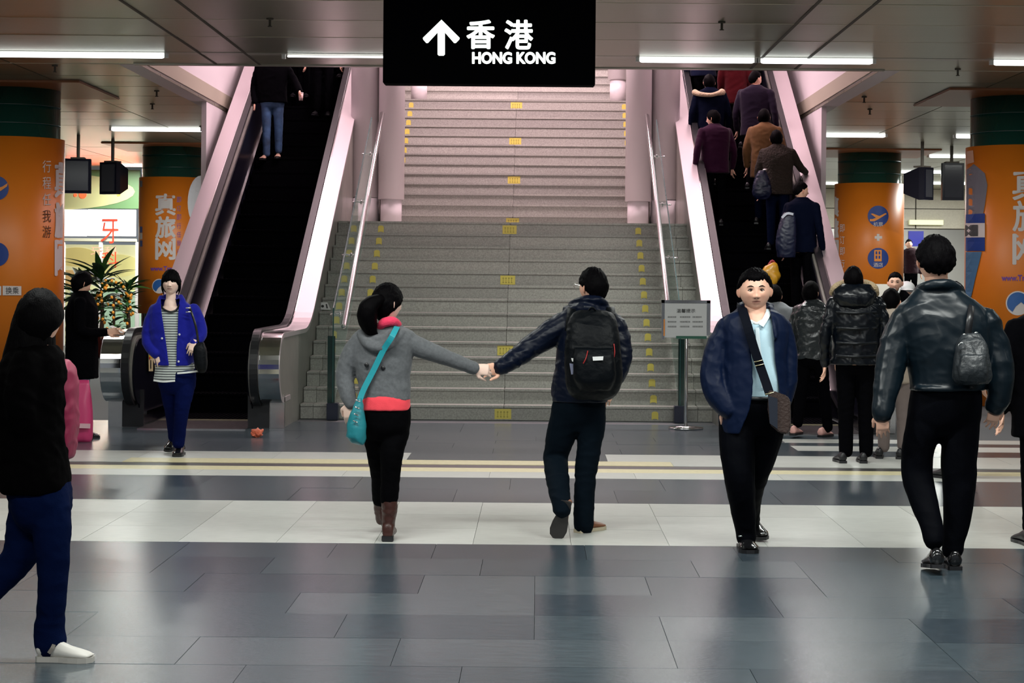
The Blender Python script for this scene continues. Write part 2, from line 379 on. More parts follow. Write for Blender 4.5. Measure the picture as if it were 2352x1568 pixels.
# ---------------------------------------------------------------- glass balustrades + handrails on the stairs
def spath(off, y):   # height of nosing plane + off
    return off+RZ+(y-21.4)*RZ/ST
for sx, side in ((-1, 'left'), (1, 'right')):
    gx = -.34+sx*1.97
    t = thing('glass_balustrade', 'green tinted glass balustrade along the %s edge of the lower flight' % side, 'balustrade', (gx, 21.25, 0))
    bm = NB(); y0, y1 = 21.25, 25.9
    prism(bm, [(y0, .2), (y0, 1.27), (y0+.12, 1.32), (y1, spath(1.10, y1)), (y1, spath(0, y1)), (21.5, .25)], gx-.007, gx+.007); obj('glass_panel', bm, M_glass, t)
    bm = NB(); ribbon(bm, [(gx, y0-.006, .2), (gx, y0-.006, 1.27), (gx, y0+.12, 1.325), (gx, y1, spath(1.105, y1))], .02, .012, (1, 0, 0), 1)
    obj('glass_edge', bm, M_glassedge, t)
    boxo('shoe', (gx-.065, gx+.065, 21.2, 21.36, 0, .19), mat('shoe', (.008, .012, .03), .3), t, bev=.006)
    boxo('end_post', (gx-.065 if sx < 0 else gx-.02, gx+.02 if sx < 0 else gx+.065, 21.27, 21.30, .19, .95), mat('smoked_glass', (.02, .06, .05), .08, trans=.5), t)
    hx = gx+(-sx)*.09
    t2 = thing('handrail', 'polished steel handrail on the %s side of the lower flight' % side, 'handrail', (hx, 21.55, 0))
    bm = NB(); tube(bm, [Vector((hx, 21.5, spath(.83, 21.5))), Vector((hx, 26.6, spath(.83, 26.6)))], [.032, .032], 1, 16); obj('rail', bm, M_chrome, t2, True)
    for q in range(4):
        yy = 21.9+1.25*q; z_ = spath(.83, yy)
        bm = NB(); tube(bm, [Vector((hx, yy, z_-.02)), Vector((hx, yy, z_-.09)), Vector((gx+.1*sx, yy, z_-.1))], [.011]*3, 3, 8); ellipsoid(bm, (gx-.012*sx, yy, z_-.1), (.012, .03, .03)); obj('bracket', bm, M_chrome, t2, True)
# ---------------------------------------------------------------- escalators
YK = 22.2; SL = .565
def prof(top, y1, r=.35, off=0):
    """side profile (y,z): newel nose then flat then incline"""
    pts = []; zc = top-.35; yc = 19.95
    pts += [(20.5, zc-r-off), (20.2, zc-r-off)]
    for i in range(25):
        a = math.radians(270-180*i/24); pts.append((yc+(r+off)*1.0*math.cos(a), zc+(r+off)*math.sin(a)))
    z = top+off
    pts += [(20.8, z), (YK-.45, z)]
    for i in range(1, 6):
        u = i/6; yy = YK-.45+.9*u; pts.append((yy, z+SL*.9*u*u/2))
    pts += [(YK+.45, z+SL*.45), (YK+2, z+SL*2), (y1, z+SL*(y1-YK))]
    return pts
def escalator(label, xi0, xi1, y1=34.0):
    """xi0, xi1: handrail centre lines; decks outside them"""
    t = thing('escalator', label, 'escalator', ((xi0+xi1)/2, 19.6, 0))
    for sx, xh in ((-1, xi0), (1, xi1)):
        a, b_ = sorted((xh+sx*.045, xh+sx*.27))
        pr = prof(1.0, y1)
        # solid balustrade body
        body = [(20.02, 0), (20.02, .33)]+pr[3:]+[(y1, pr[-1][1]-1.9)]
        yb = YK+ (1.9-1.0)/SL
        body += [(yb+.3, 0)]
        bb = NB(); xs = sorted((xh-sx*.06, xh+sx*.255)); prism(bb, [(y_, z_-.02 if i > 2 else z_) for i, (y_, z_) in enumerate(body)], *xs)
        balu = obj('balustrade', bb, M_side, t)
        # inner black lining
        bb = NB(); xs = sorted((xh-sx*.06, xh-sx*.075)); prism(bb, [(y_+.03, z_-.05) for (y_, z_) in body[2:-2]]+[(y1, pr[-1][1]-1.1), (YK+.2, 0.02), (20.1, .02)], *xs); obj('inner_panel', bb, M_black, t)
        # outer deck, nose and all
        bb = NB(); ring = []
        up, lo = prof(1.0, y1, off=.02), prof(1.0, y1, off=-.03)
        prism(bb, up+lo[::-1], a, b_); dk = obj('outer_deck', bb, M_deck, t)
        bb = NB(); lo2 = prof(1.0, 22.0, off=.026); lo3 = prof(1.0, 22.0, off=-.02)
        prism(bb, lo2[:28]+lo3[:28][::-1], a+.006, b_-.004); obj('newel_cap', bb, M_chrome, t)
        # recessed newel front below the nose
        boxo('newel_front', (min(a, xh-sx*.06), max(b_, xh-sx*.06), 19.99, 20.06, 0, .36), M_steel, t, bev=.004)
        boxo('newel_inlet', (xh-.115, xh+.115, 19.965, 20.0, .005, .40), M_rubber, t)
        # bright edge strip beside the handrail, handrail itself
        bb = NB(); e0, e1 = sorted((xh+sx*.05, xh+sx*.062)); prism(bb, prof(1.0, y1, off=.034)+prof(1.0, y1, off=.0)[::-1], e0, e1); obj('edge_strip', bb, M_chrome, t)
        bb = NB(); prism(bb, prof(1.0, y1, off=.062)+prof(1.0, y1, off=.012)[::-1], xh-.04, xh+.04); h = obj('handrail', bb, M_rubber, t)
        # bright skirt line along the steps
        sk = [(20.2, .16), (YK-.6, .16), (YK+.1, .32), (YK+2, .28+SL*2), (y1, .28+SL*(y1-YK))]
        bb = NB(); xx = sorted((xh-sx*.075, xh-sx*.10)); prism(bb, sk+[(y_, z_-.04) for y_, z_ in sk[::-1]], *xx); obj('skirt_strip', bb, M_chrome, t)
    # steps and comb
    xa, xb = xi0+.1, xi1-.1
    boxo('floor_plate', (xa, xb, 19.7, 20.85, -.01, .012), M_steel, t)
    boxo('comb', (xa, xb, 20.85, 21.0, -.01, .016), mat('comb_yellow', (.12, .11, .06), .4), t)
    me = None
    for i in range(30):
        yy = 21.0+.4*i; z_ = max(0, (yy+.4-YK)*SL)
        if me is None:
            bb = NB(); box(bb, xa+.01, xb-.01, 0, .395, -.05, -.0); box(bb, xa+.01, xb-.01, .0, .02, -.24, -.02)
            for q in range(22):
                xq = xa+.04+q*(xb-xa-.08)/21; box(bb, xq-.008, xq+.008, .005, .39, 0, .008)
            me = bpy.data.meshes.new('step'); bb.to_mesh(me); bb.free(); me.materials.append(M_esstep); me.transform(Matrix.Translation((-wloc(t).x, 0, 0)))
        o = bpy.data.objects.new('step', me); COL.objects.link(o); o.parent = t; o.location = (0, yy-19.6, z_)
    bb = NB(); prism(bb, [(21.0, -.2), (22.0, -.12), (y1, SL*(y1-YK)-.25), (y1, SL*(y1-YK)-.9), (23.5, -.2)], xi0+.07, xi1-.07); obj('truss', bb, M_black, t)
    return t
ESC_L = escalator('escalator left of the stairs, bringing people down, with black interior', -4.30, -2.96)
ESC_R = escalator('escalator right of the stairs, carrying people up, with black interior', 2.27, 3.57)
# ---------------------------------------------------------------- fluorescent fixtures
for i, (x0, x1, y) in enumerate(TUBES):
    if y < 16: lab = 'fluorescent ceiling lamp over the near hall, row %s from the sign, %s' % ({14.9: 'nearest', 9.0: 'second', 3.0: 'third'}[y], {-7.6: 'far left', -3.0: 'left of the middle', 1.2: 'right of the middle', 5.6: 'far right'}[x0])
    elif y < 22: lab = 'lit fluorescent tube in the ceiling channel above the stairs, %s' % ['at the left picture edge', 'left, before the left escalator', 'right of the sign, first tube', 'right of the sign, second tube', 'at the right picture edge', 'dim one'][i-12]
    else: lab = 'distant ceiling tube %s' % ['above the left orange column', 'above the right orange column', 'behind the near right column', 'above the right hanging monitors', 'over the dental shop, left', 'over the dental shop beside the column', 'far right before the beige wall', 'farthest right over the beige wall', 'added out of view over the far stairs, beyond the near right column', 'added unseen past the beige wall, farthest of all'][i-18]
    t = thing('ceiling_lamp', lab, 'lamp', ((x0+x1)/2, y, HC), 'ceiling tubes')
    dim = (i == 17)
    bm = NB(); r = .012 if dim else .038; tube(bm, [Vector((x0+.05, y, HC-.02)), Vector((x1-.05, y, HC-.02))], [r, r], 1, 12); obj('tube', bm, M_lamp, t, True)
    for xx in (x0, x1): boxo('socket', (xx-.02, xx+.02, y-.03, y+.03, HC-.05, HC), M_white, t)
for k, (x, y) in enumerate([(620, 42), (1658, 50), (2200, 158), (126, 150), (360, 208), (350, 238), (1985, 222), (1998, 250), (462, 290)]):
    D = (HC-H0)*F/(CY-(y-TH*(x-CX))) ; p = P(x, y, D)
    lab = ['left of the sign near the top', 'right of the sign near the top', 'far right past the tubes', 'far left past the tubes', 'left, nearer of a pair', 'left, farther of a pair', 'right, nearer of a pair', 'right, farther of a pair', 'left, close to the escalator'][k]
    t = thing('sprinkler', 'small dark ceiling sprinkler %s' % lab, 'sprinkler', (p.x, p.y, HC), 'ceiling sprinklers')
    bm = NB(); cyl(bm, (p.x, p.y), .035, HC-.012, HC+.005, 16); obj('flange', bm, M_groove, t)
    bm = NB(); cyl(bm, (p.x, p.y), .012, HC-.075, HC-.012, 10); cyl(bm, (p.x, p.y), .022, HC-.082, HC-.075, 12); obj('nozzle', bm, M_groove, t)
# ---------------------------------------------------------------- hanging direction sign
DS = 14.5
p0 = P(879, 193, DS); p1 = P(1367, 193, DS)
sg = thing('hanging_sign', 'big black hanging sign with white arrow reading HONG KONG', 'sign', ((p0.x+p1.x)/2, DS+.1, p0.z))
M_signblk = mat('sign_black', (.0012, .0012, .002), .8, spec=.02)
bm = NB(); box(bm, p0.x, p1.x, DS, DS+.2, (p0.z+p1.z)/2, HC-.18, bev=.008); obj('sign_box', bm, M_signblk, sg)
for xx in (p0.x+.25, p1.x-.25):
    bm = NB(); tube(bm, [Vector((xx, DS+.1, HC-.2)), Vector((xx, DS+.1, HC+.02))], [.018]*2, 1, 10, False); obj('hanger', bm, M_steel, sg)
M_sgw = mat('sign_white', (.9, .95, .9), .5, emit=(.93, 1, .93), es=1.1)
sf = flat(DS-.003)
# arrow with rounded strokes
def stroke(pts, wpx, name, parent, m, surf, th=.004):
    bm = NB()
    for (xa, ya), (xb, yb) in zip(pts, pts[1:]):
        L_ = math.hypot(xb-xa, yb-ya); ux, uy = (xb-xa)/L_, (yb-ya)/L_; n_ = 8; out = []
        for i in range(n_+1):
            a = math.pi/2+math.pi*i/n_; out.append((xa+wpx/2*(math.cos(a)*ux-math.sin(a)*uy), ya+wpx/2*(math.cos(a)*uy+math.sin(a)*ux)))
        for i in range(n_+1):
            a = -math.pi/2+math.pi*i/n_; out.append((xb+wpx/2*(math.cos(a)*ux-math.sin(a)*uy), yb+wpx/2*(math.cos(a)*uy+math.sin(a)*ux)))
        bm.faces.new([bm.verts.new(surf(*q)) for q in out])
    me = bpy.data.meshes.new(name); bm.to_mesh(me); bm.free(); return link(name, me, m, parent)
a_ = [(1014, 45), (1056, 87), (1055, 91), (1047, 99), (1043, 99), (1022, 75), (1022, 125), (1019, 128), (1008, 128), (1005, 125), (1005, 75), (983, 99), (979, 99), (972, 91), (971, 87)]
poly(a_, sf, M_sgw, sg, 'arrow')
glyphs('香', (1073, 47, 1135, 111), sf, M_sgw, sg, 0, 'characters', 1.9)
glyphs('港', (1160, 47, 1223, 112), sf, M_sgw, sg, 0, 'characters', 1.8)
glyphs('HONG KONG', (1085, 120, 1275, 146), sf, M_sgw, sg, .02, 'lettering', 1.0)
# ---------------------------------------------------------------- columns wrapped in advertising
M_green = mat('green_tile', (.004, .052, .040), .12, coat=.6)
M_orange = mat('orange_film', (.66, .175, .010), .42, noise_amt=.03, nscale=2)
M_cap = mat('column_capital', (.30, .10, .03), .4)
M_adw = mat('ad_white', (.62, .56, .54), .5); M_adb = mat('ad_blue', (.01, .04, .22), .45); M_ado = mat('ad_orange', (.75, .25, .03), .5)
M_adp = mat('ad_purple', (.13, .04, .30), .5); M_adg = mat('ad_grey_suit', (.17, .16, .19), .6); M_adskin = mat('ad_skin', (.62, .34, .22), .6); M_adj = mat('ad_jeans', (.05, .14, .26), .6)
M_addk = mat('ad_dark', (.10, .035, .015), .6)
def column(xc, yc, z0, z1, label):
    t = thing('column', label, 'column', (xc, yc, 0))
    bm = NB(); cyl(bm, (xc, yc), .6, 0, HC+.02, 64); obj('shaft', bm, M_green, t, True)
    bm = NB(); cyl(bm, (xc, yc), .66, z0, z1, 64); wq = obj('advertising_wrap', bm, M_orange, t, True)
    bm = NB(); box(bm, xc-1.15, xc+1.15, yc-1.15, yc+1.15, HC-.03, HC+.0, bev=.01); obj('capital', bm, M_cap, t)
    for zz in (z1+.18, z1+.42):
        bm = NB(); cyl(bm, (xc, yc), .603, zz, zz+.008, 64); obj('tile_joint', bm, mat('joint_dark', (.002, .02, .018), .4), t)
    def surf(lift=.006):
        R = .66+lift
        def f(x, y):
            D = yc-R
            for _ in range(6):
                p = P(x, y, D); dx = max(-R*.999, min(R*.999, p.x-xc)); D = yc-math.sqrt(R*R-dx*dx)
            p = P(x, y, D); dx = max(-R*.999, min(R*.999, p.x-xc)); p.x = xc+dx; p.y = yc-math.sqrt(R*R-dx*dx); return p
        return f
    return t, wq, surf
def logo(wq, s, x, y, r):
    poly(disc_pts(x, y, r*1.12), s(.004), M_adw, wq, 'logo', r*.5)
    poly(disc_pts(x, y, r, a0=150, a1=385)+[(x+r*.3, y-r*.1), (x-.2*r, y+.3*r), (x-r*.5, y+r*.8)], s(.010), mat('logo_blue', (.02, .10, .33), .4), wq, 'logo_field', r*.6)
# near left
t, wq, sf2 = column(-7.0, 25, .0, 3.42, 'big orange and green column at the left picture edge')
s = sf2()
for yy in (432, 584): poly(disc_pts(-8, yy, 28), s, M_adb, wq, 'icon_disc', 14)
poly([(-30, 440), (6, 428), (18, 420), (16, 428), (2, 438), (-28, 446)], sf2(.01), M_ado, wq, 'icon_print', 8)
for ch, y0 in zip('行程任', (368, 406, 444)): glyphs(ch, (98, y0, 117, y0+28), s, M_adw, wq, .0, 'characters')
for ch, y0 in zip('我游', (482, 518)): glyphs(ch, (98, y0, 117, y0+28), s, M_addk, wq, .0, 'characters')
for ch, y0 in zip('真旅网', (372, 465, 552)): glyphs(ch, (126, y0, 141, y0+80), s, M_adw, wq, 0, 'characters', 1.7)
for x0, x1 in ((-8, 3), (6, 49)): poly([(x0, 656), (x1, 657), (x1, 678), (x0, 678)], sf2(.012), M_adw, wq, 'plate', 15)
glyphs('换乘', (13, 659, 43, 675), sf2(.02), mat('print_grey', (.06, .06, .06), .5), wq, .0, 'characters')
# far left
t, wq, sf2 = column(-7.0, 36, .9, 3.49, 'orange and green column with white lettering behind the left escalator')
s = sf2()
for ch, y0 in zip('真旅网', (446, 498, 548)): glyphs(ch, (358, y0, 402, y0+47), s, M_adw, wq, 0, 'characters', 1.7)
for k, ch in enumerate('即订即行任我行'): glyphs(ch, (406, 452+20*k, 416, 465+20*k), s, M_adp, wq, .0, 'characters')
glyphs('www.Trav', (345, 611, 400, 622), s, M_adp, wq, .03)
poly(disc_pts(462, 465, 31, 62), sf2(.008), mat('ad_bright', (.75, .76, .80), .5), wq, 'white_oval', 14)
logo(wq, sf2, 366, 657, 15)
for y0, m_ in ((415, M_adg), (520, M_adb), (535, M_adw), (552, M_adb)): poly([(321, y0), (327, y0), (327, y0+14), (321, y0+14)], s, m_, wq, 'print_patch', 6)
# near right
t, wq, sf2 = column(6.38, 25, .0, 3.42, 'big orange and green column at the right picture edge')
s = sf2()
for ch, y0 in zip('真旅网', (390, 462, 538)): glyphs(ch, (2327, y0, 2392, y0+68), s, M_adw, wq, 0, 'characters', 1.7)
glyphs('www.Trav', (2300, 631, 2368, 645), s, M_adp, wq, .03)
logo(wq, sf2, 2338, 696, 25)
poly([(2322+9*math.cos(math.radians(90+36*i))*(1 if i % 2 == 0 else .45), 752-9*math.sin(math.radians(90+36*i))*(1 if i % 2 == 0 else .45)) for i in range(10)], s, M_addk, wq, 'star', 8)
poly([(2219, 345), (2236, 345), (2238, 372), (2221, 378)], sf2(.008), M_adskin, wq, 'printed_face', 8)
poly([(2217, 400), (2237, 376), (2262, 398), (2268, 425), (2262, 470), (2258, 492), (2217, 500)], sf2(.009), M_adg, wq, 'printed_jacket', 14)
poly([(2216, 492), (2262, 490), (2262, 576), (2216, 576)], sf2(.012), M_adb, wq, 'printed_placard', 14)
poly([(2217, 512), (2262, 512), (2262, 545), (2217, 545)], sf2(.016), M_adw, wq, 'placard_field', 14)
poly([(2224, 516), (2246, 516), (2246, 542), (2224, 542)], sf2(.020), mat('print_grey', (.06, .06, .06), .5), wq, 'placard_print', 14)
poly([(2217, 578), (2255, 578), (2240, 640), (2228, 700), (2217, 720)], sf2(.009), M_adj, wq, 'printed_trousers', 14)
# far right
t, wq, sf2 = column(6.37, 36, .9, 3.49, 'orange and green column with plane and hotel icons behind the right escalator')
s = sf2()
for yy in (496, 593): poly(disc_pts(2017, yy, 24), s, M_adb, wq, 'icon_disc', 12)
poly([(1998, 503), (2004, 503), (2012, 500), (2000, 491), (2004, 490), (2020, 496), (2034, 489), (2037, 491), (2018, 503), (2008, 508), (1998, 508)], sf2(.012), M_ado, wq, 'plane_icon', 8)
glyphs('机票', (2006, 510, 2028, 520), sf2(.012), M_adw, wq, .0, 'characters')
for x0, x1, y0, y1 in ((2008, 2025, 574, 577), (2008, 2011, 577, 600), (2015, 2018, 577, 600), (2022, 2025, 577, 600), (2008, 2025, 584, 587), (2008, 2025, 594, 600)):
    poly([(x0, y0), (x1, y0), (x1, y1), (x0, y1)], sf2(.012), M_ado, wq, 'hotel_icon', 8)
glyphs('酒店', (2006, 603, 2028, 613), sf2(.012), M_adw, wq, .0, 'characters')
poly([(2014, 537), (2020, 537), (2020, 542), (2026, 542), (2026, 548), (2020, 548), (2020, 553), (2014, 553), (2014, 548), (2009, 548), (2009, 542), (2014, 542)], s, M_adw, wq, 'plus_sign', 8)
for ch, y0 in zip('真旅网', (452, 502, 552)): glyphs(ch, (1914, y0, 1925, y0+44), s, M_adw, wq, 0, 'characters', 1.7)
for ch, y0 in zip('即订即行', (515, 542, 568, 596)): glyphs(ch, (1929, y0, 1940, y0+18), s, M_adw, wq, .0, 'characters')
# ---------------------------------------------------------------- hanging monitors
def monitor(xl, xr, yt, yb, D, label, rot, dep=.5, face='dark', lt=None):
    a, b_ = P(xl, yt, D), P(xr, yb, D); c = ((a.x+b_.x)/2, D, b_.z); W = b_.x-a.x; Hh = a.z-b_.z
    t = thing('hanging_monitor', label, 'monitor', c, 'hanging monitors')
    R = Matrix.Translation(c) @ Matrix.Rotation(rot, 4, 'Z') @ Matrix.Translation((-c[0], -c[1], -c[2]))
    def add(name, bm, m):
        bmesh.ops.transform(bm, matrix=R, verts=bm.verts); return obj(name, bm, m, t)
    bm = NB(); x0, x1 = c[0]-W/2, c[0]+W/2
    vs = loft(bm, [[(x0, D, b_.z), (x1, D, b_.z), (x1, D, a.z), (x0, D, a.z)], [(x0, D+.12, b_.z), (x1, D+.12, b_.z), (x1, D+.12, a.z), (x0, D+.12, a.z)], [(x0+W*.2, D+dep, b_.z+.12), (x1-W*.2, D+dep, b_.z+.12), (x1-W*.2, D+dep, a.z-.1), (x0+W*.2, D+dep, a.z-.1)]])
    add('housing', bm, M_black)
    bm = NB(); box(bm, x0+.04, x1-.04, D-.008, D, b_.z+.05, a.z-.04); add('screen', bm, mat('screen_off', (.02, .02, .025), .12))
    bm = NB(); tube(bm, [Vector((c[0], D+.15, a.z-.02)), Vector((c[0], D+.15, HC+.01))], [.03]*2, 1, 10, False); add('rod', bm, M_groove)
    bm = NB(); box(bm, c[0]-.12, c[0]+.12, D+.05, D+.25, a.z, a.z+.03); add('bracket', bm, M_groove); return t
monitor(146, 207, 364, 444, 33, 'left black monitor of the pair hanging beside the near left column', .1)
monitor(226, 270, 372, 446, 34, 'right black monitor of the pair hanging beside the near left column', -.35)
monitor(2117, 2150, 384, 459, 33, 'left monitor with grey side, hanging by the near right column', .7)
monitor(2165, 2214, 374, 460, 34, 'right black monitor hanging against the near right column', .0)
# ---------------------------------------------------------------- dental shop at the far left
DB = 43.0
pa, pb = P(-500, 384, DB), P(420, 384, DB)
sh = thing('shop_front', 'lit dental shop front with white signboard behind the plants', 'shop', ((pa.x+pb.x)/2, DB, 0))
def fb(name, x0, x1, y0, y1, m, d0=0, dep=.05, parent=None):
    a, b_ = P(x0, y0, DB), P(x1, y1, DB); bm = NB(); box(bm, a.x, b_.x, DB-d0-dep, DB-d0, b_.z, a.z, bev=.01); return obj(name, bm, m, parent or sh)
M_shopg = mat('shop_green', (.10, .20, .08), .5, noise_amt=.1, nscale=1)
fb('fascia_panel', -500, 322, 384, 480, M_shopg)
M_board = mat('lit_signboard', (.8, .8, .8), .5, emit=(.80, .82, .82), es=.62)
for x0, x1 in ((-200, 144), (145, 202), (203, 314)): fb('signboard', x0, x1, 481, 543, M_board, .05)
sfb = flat(DB-.12)
M_red = mat('sign_red', (.42, .03, .01), .5)
# tooth character drawn with the font, both signs
glyphs('牙', (231, 503, 272, 559), sfb, M_red, sh, .0, 'characters')
glyphs('科', (233, 578, 272, 615), sfb, mat('red_bright', (.6, .06, .02), .5), sh, .0, 'characters')
glyphs('牙科', (208, 566, 270, 586), flat(DB-.11), mat('faint_red', (.55, .30, .22), .5), sh, .0, 'characters')
poly(disc_pts(120, 440, 190, 42, a0=0, a1=360), flat(DB-.06), mat('shop_cream', (.45, .45, .22), .5), sh, 'fascia_wave')
M_neon = mat('neon_red', (.8, .05, .02), .4, emit=(1, .10, .03), es=1.6)
fb('beam', -300, 316, 543, 556, mat('shop_beam', (.35, .36, .30), .5), .04)
for x, y, r_ in ((274, 413, 7), (280, 425, 8), (190, 447, 9), (173, 448, 4)): poly(disc_pts(x, y, r_, n=14), flat(DB-.07), M_neon, sh, 'neon_mark')
poly([(267, 418), (280, 418), (280, 424), (276, 427), (276, 450), (269, 450)], flat(DB-.072), mat('neon_orange', (.9, .4, .05), .4, emit=(1, .42, .05), es=1.3), sh, 'neon_mark')
# glazed lower front with lit interior behind
M_intw = mat('interior_cream', (.75, .72, .45), .6, emit=(.85, .74, .40), es=.55, noise_amt=.25, nscale=.8)
a, b_ = P(-300, 556, DB), P(316, 800, DB)
iw = boxo('interior_wall', (a.x, b_.x, DB+.8, DB+.9, 0, a.z), M_intw, sh)
for cx_, cy_, rx, ry, mm in ((175, 590, 50, 22, (.80, .62, .22)), (270, 610, 55, 26, (.80, .70, .28)), (160, 640, 40, 20, (.75, .45, .18)), (290, 650, 40, 40, (.78, .72, .35)), (210, 620, 30, 30, (.70, .62, .25))):
    m_ = mat('poster_%d' % cx_, mm, .6, emit=mm, es=.45); poly(disc_pts(cx_, cy_, rx, ry), flat(DB+.79-.001*rx/10), m_, sh, 'poster_print')
fb('interior_lower', 146, 316, 668, 860, mat('pale_green_glow', (.45, .60, .42), .6, emit=(.42, .58, .42), es=.5), -.7)
for x in (146, 232, 316): fb('mullion', x-3, x+3, 556, 860, M_white, 0, .1)
a, b_ = P(146, 556, DB), P(316, 860, DB); boxo('shop_window', (a.x, b_.x, DB-.03, DB-.02, 0, a.z), mat('clear_glass', (.9, .95, .95), .02, trans=1), sh)
area('shop_light', (-9.5, DB-.5, 2.9), (3, .4), 60, (1, .9, .7), (math.radians(-25), 0, 0))
area('neon_glow', (-9.8, DB-.9, 3.7), (1.6, .2), 26, (1, .12, .08), (math.radians(200), 0, 0))
# ---------------------------------------------------------------- potted plants
M_leaf = [mat('leaf_%d' % i, c, .5) for i, c in enumerate([(.012, .05, .012), (.02, .08, .018), (.035, .12, .02)])]
M_fruit = mat('kumquat', (.85, .32, .03), .4); M_pot = mat('red_pot', (.12, .015, .01), .4); M_bark = mat('bark', (.06, .03, .015), .8)
def leafmesh(L_, W_):
    bm = NB(); n = 6; l_, r_, c_ = [], [], []
    for i in range(n+1):
        t_ = i/n; w_ = W_*math.sin(math.pi*min(1, t_*.93+.05))*.5; z_ = -.35*L_*t_*t_
        c_.append(bm.verts.new((L_*t_, 0, z_+.0))); l_.append(bm.verts.new((L_*t_, w_, z_+w_*.35))); r_.append(bm.verts.new((L_*t_, -w_, z_+w_*.35)))
    for i in range(n): bm.faces.new((c_[i], c_[i+1], l_[i+1], l_[i])); bm.faces.new((r_[i], r_[i+1], c_[i+1], c_[i]))
    return bm
def pot(t, x, y, r, h, m=None):
    bm = NB(); n = 28
    pr = [(r*.7, 0), (r*.85, h*.3), (r, h*.9), (r*1.08, h*.92), (r*1.08, h), (r*.92, h), (r*.9, h*.9)]
    loft(bm, [[(x+q*math.cos(2*math.pi*i/n), y+q*math.sin(2*math.pi*i/n), z) for i in range(n)] for q, z in pr]); obj('pot', bm, m or M_pot, t, True)
    bm = NB(); cyl(bm, (x, y), r*.9, h*.85, h*.88, 20); obj('soil', bm, M_bark, t)
def palm(x, y, h, label, spread=.9, n=46, fr=(.4, .85), potr=.24):
    t = thing('potted_palm', label, 'plant', (x, y, 0), 'plants before the shop'); pot(t, x, y, potr, .45)
    bm = NB(); tube(bm, [Vector((x, y, .38)), Vector((x+.03, y, h*.5)), Vector((x, y, h*.8))], [.05, .04, .03], 3, 8); obj('stem', bm, M_bark, t, True)
    for k in range(n):
        u = random.random(); L_ = random.uniform(*fr)*spread; bm = leafmesh(L_, L_*.2)
        R = Matrix.Translation((x, y, h*(.55+.45*u))) @ Matrix.Rotation(random.uniform(0, 6.28), 4, 'Z') @ Matrix.Rotation(-random.uniform(.1, 1.2)*(.4+u*.8), 4, 'Y') @ Matrix.Rotation(random.uniform(-.6, .6), 4, 'X')
        bmesh.ops.transform(bm, matrix=R, verts=bm.verts); obj('leaf', bm, random.choice(M_leaf), t, True)
    return t
def pxy(x, D): return P(x, 700, D).x
palm(pxy(232, 37), 37, 1.65, 'tall dark green palm in the middle of the group before the shop', 1.0, 60)
palm(pxy(190, 38.5), 38.5, 1.55, 'palm behind the head of the man in black', .9, 40)
palm(pxy(292, 35.0), 35.0, 1.45, 'drooping leafy plant beside the far left orange column', .62, 46)
def kumquat(x, y, h, label):
    t = thing('kumquat_tree', label, 'plant', (x, y, 0), 'plants before the shop'); pot(t, x, y, .22, .5)
    bm = NB(); tube(bm, [Vector((x, y, .4)), Vector((x, y, h*.8))], [.03, .02], 2, 8); obj('stem', bm, M_bark, t)
    for k in range(90):
        a = random.uniform(0, 6.28); zz = random.uniform(.6, h); rr = .33*math.sin(math.pi*min(1, (zz-.4)/(h-.3)))**.6*random.uniform(.4, 1)
        bm = leafmesh(.16, .07); R = Matrix.Translation((x+rr*math.cos(a), y+rr*math.sin(a), zz)) @ Matrix.Rotation(a+random.uniform(-1, 1), 4, 'Z') @ Matrix.Rotation(random.uniform(-1, .6), 4, 'Y')
        bmesh.ops.transform(bm, matrix=R, verts=bm.verts); obj('leaf', bm, random.choice(M_leaf), t, True)
    for k in range(46):
        a = random.uniform(0, 6.28); zz = random.uniform(.65, h*.98); rr = .34*math.sin(math.pi*min(1, (zz-.4)/(h-.3)))**.6
        bm = NB(); ellipsoid(bm, (x+rr*math.cos(a), y+rr*math.sin(a), zz), (.028, .028, .032), 8, 6); obj('fruit', bm, M_fruit, t, True)
kumquat(pxy(262, 34), 34, 1.55, 'small kumquat tree with orange fruit in a red pot before the shop')
# ---------------------------------------------------------------- right far side
a, b_ = P(2082, 531, 50), P(2116, 566, 50)
t = boxo('blue_sign', (a.x, b_.x, 49.7, 49.8, b_.z, a.z), mat('deep_blue', (.008, .012, .30), .4)); tag(t, 'small deep blue sign board far right behind the leather jacket man', 'sign')
t = boxo('light_trough', (P(2088, 510, 49.9).x, P(2165, 510, 49.9).x, 49.8, 49.95, P(2100, 516, 49.9).z, P(2100, 505, 49.9).z), mat('trough_glow', (.7, .75, .45), .5, emit=(.62, .62, .38), es=.7)); tag(t, 'long yellowish light trough on the beige wall at far right', 'lamp')
fs = thing('far_staircase', 'far right staircase with dark slanted side under the beige wall', 'staircase', (10, 46, 0))
for k in range(10): 
    bm = NB(); box(bm, 7.6, 11.4, 44+.3*k, 49.9, .14*k, .14*(k+1)); obj('step', bm, M_step[1], fs)
bm = NB(); a = [(44.0, .2), (44.0, 1.1), (49.5, 3.6), (49.5, 2.0)]; prism(bm, a, 11.4, 11.5); obj('side_panel', bm, mat('dark_green_panel', (.02, .04, .035), .3), fs)
bc = boxo('barrier', (P(1990, 700, 33).x, P(2075, 700, 33).x, 33, 33.3, 0, P(2000, 652, 33).z), mat('pale_barrier', (.55, .52, .47), .5)); tag(bc, 'pale low barrier in front of the icon column', 'barrier')
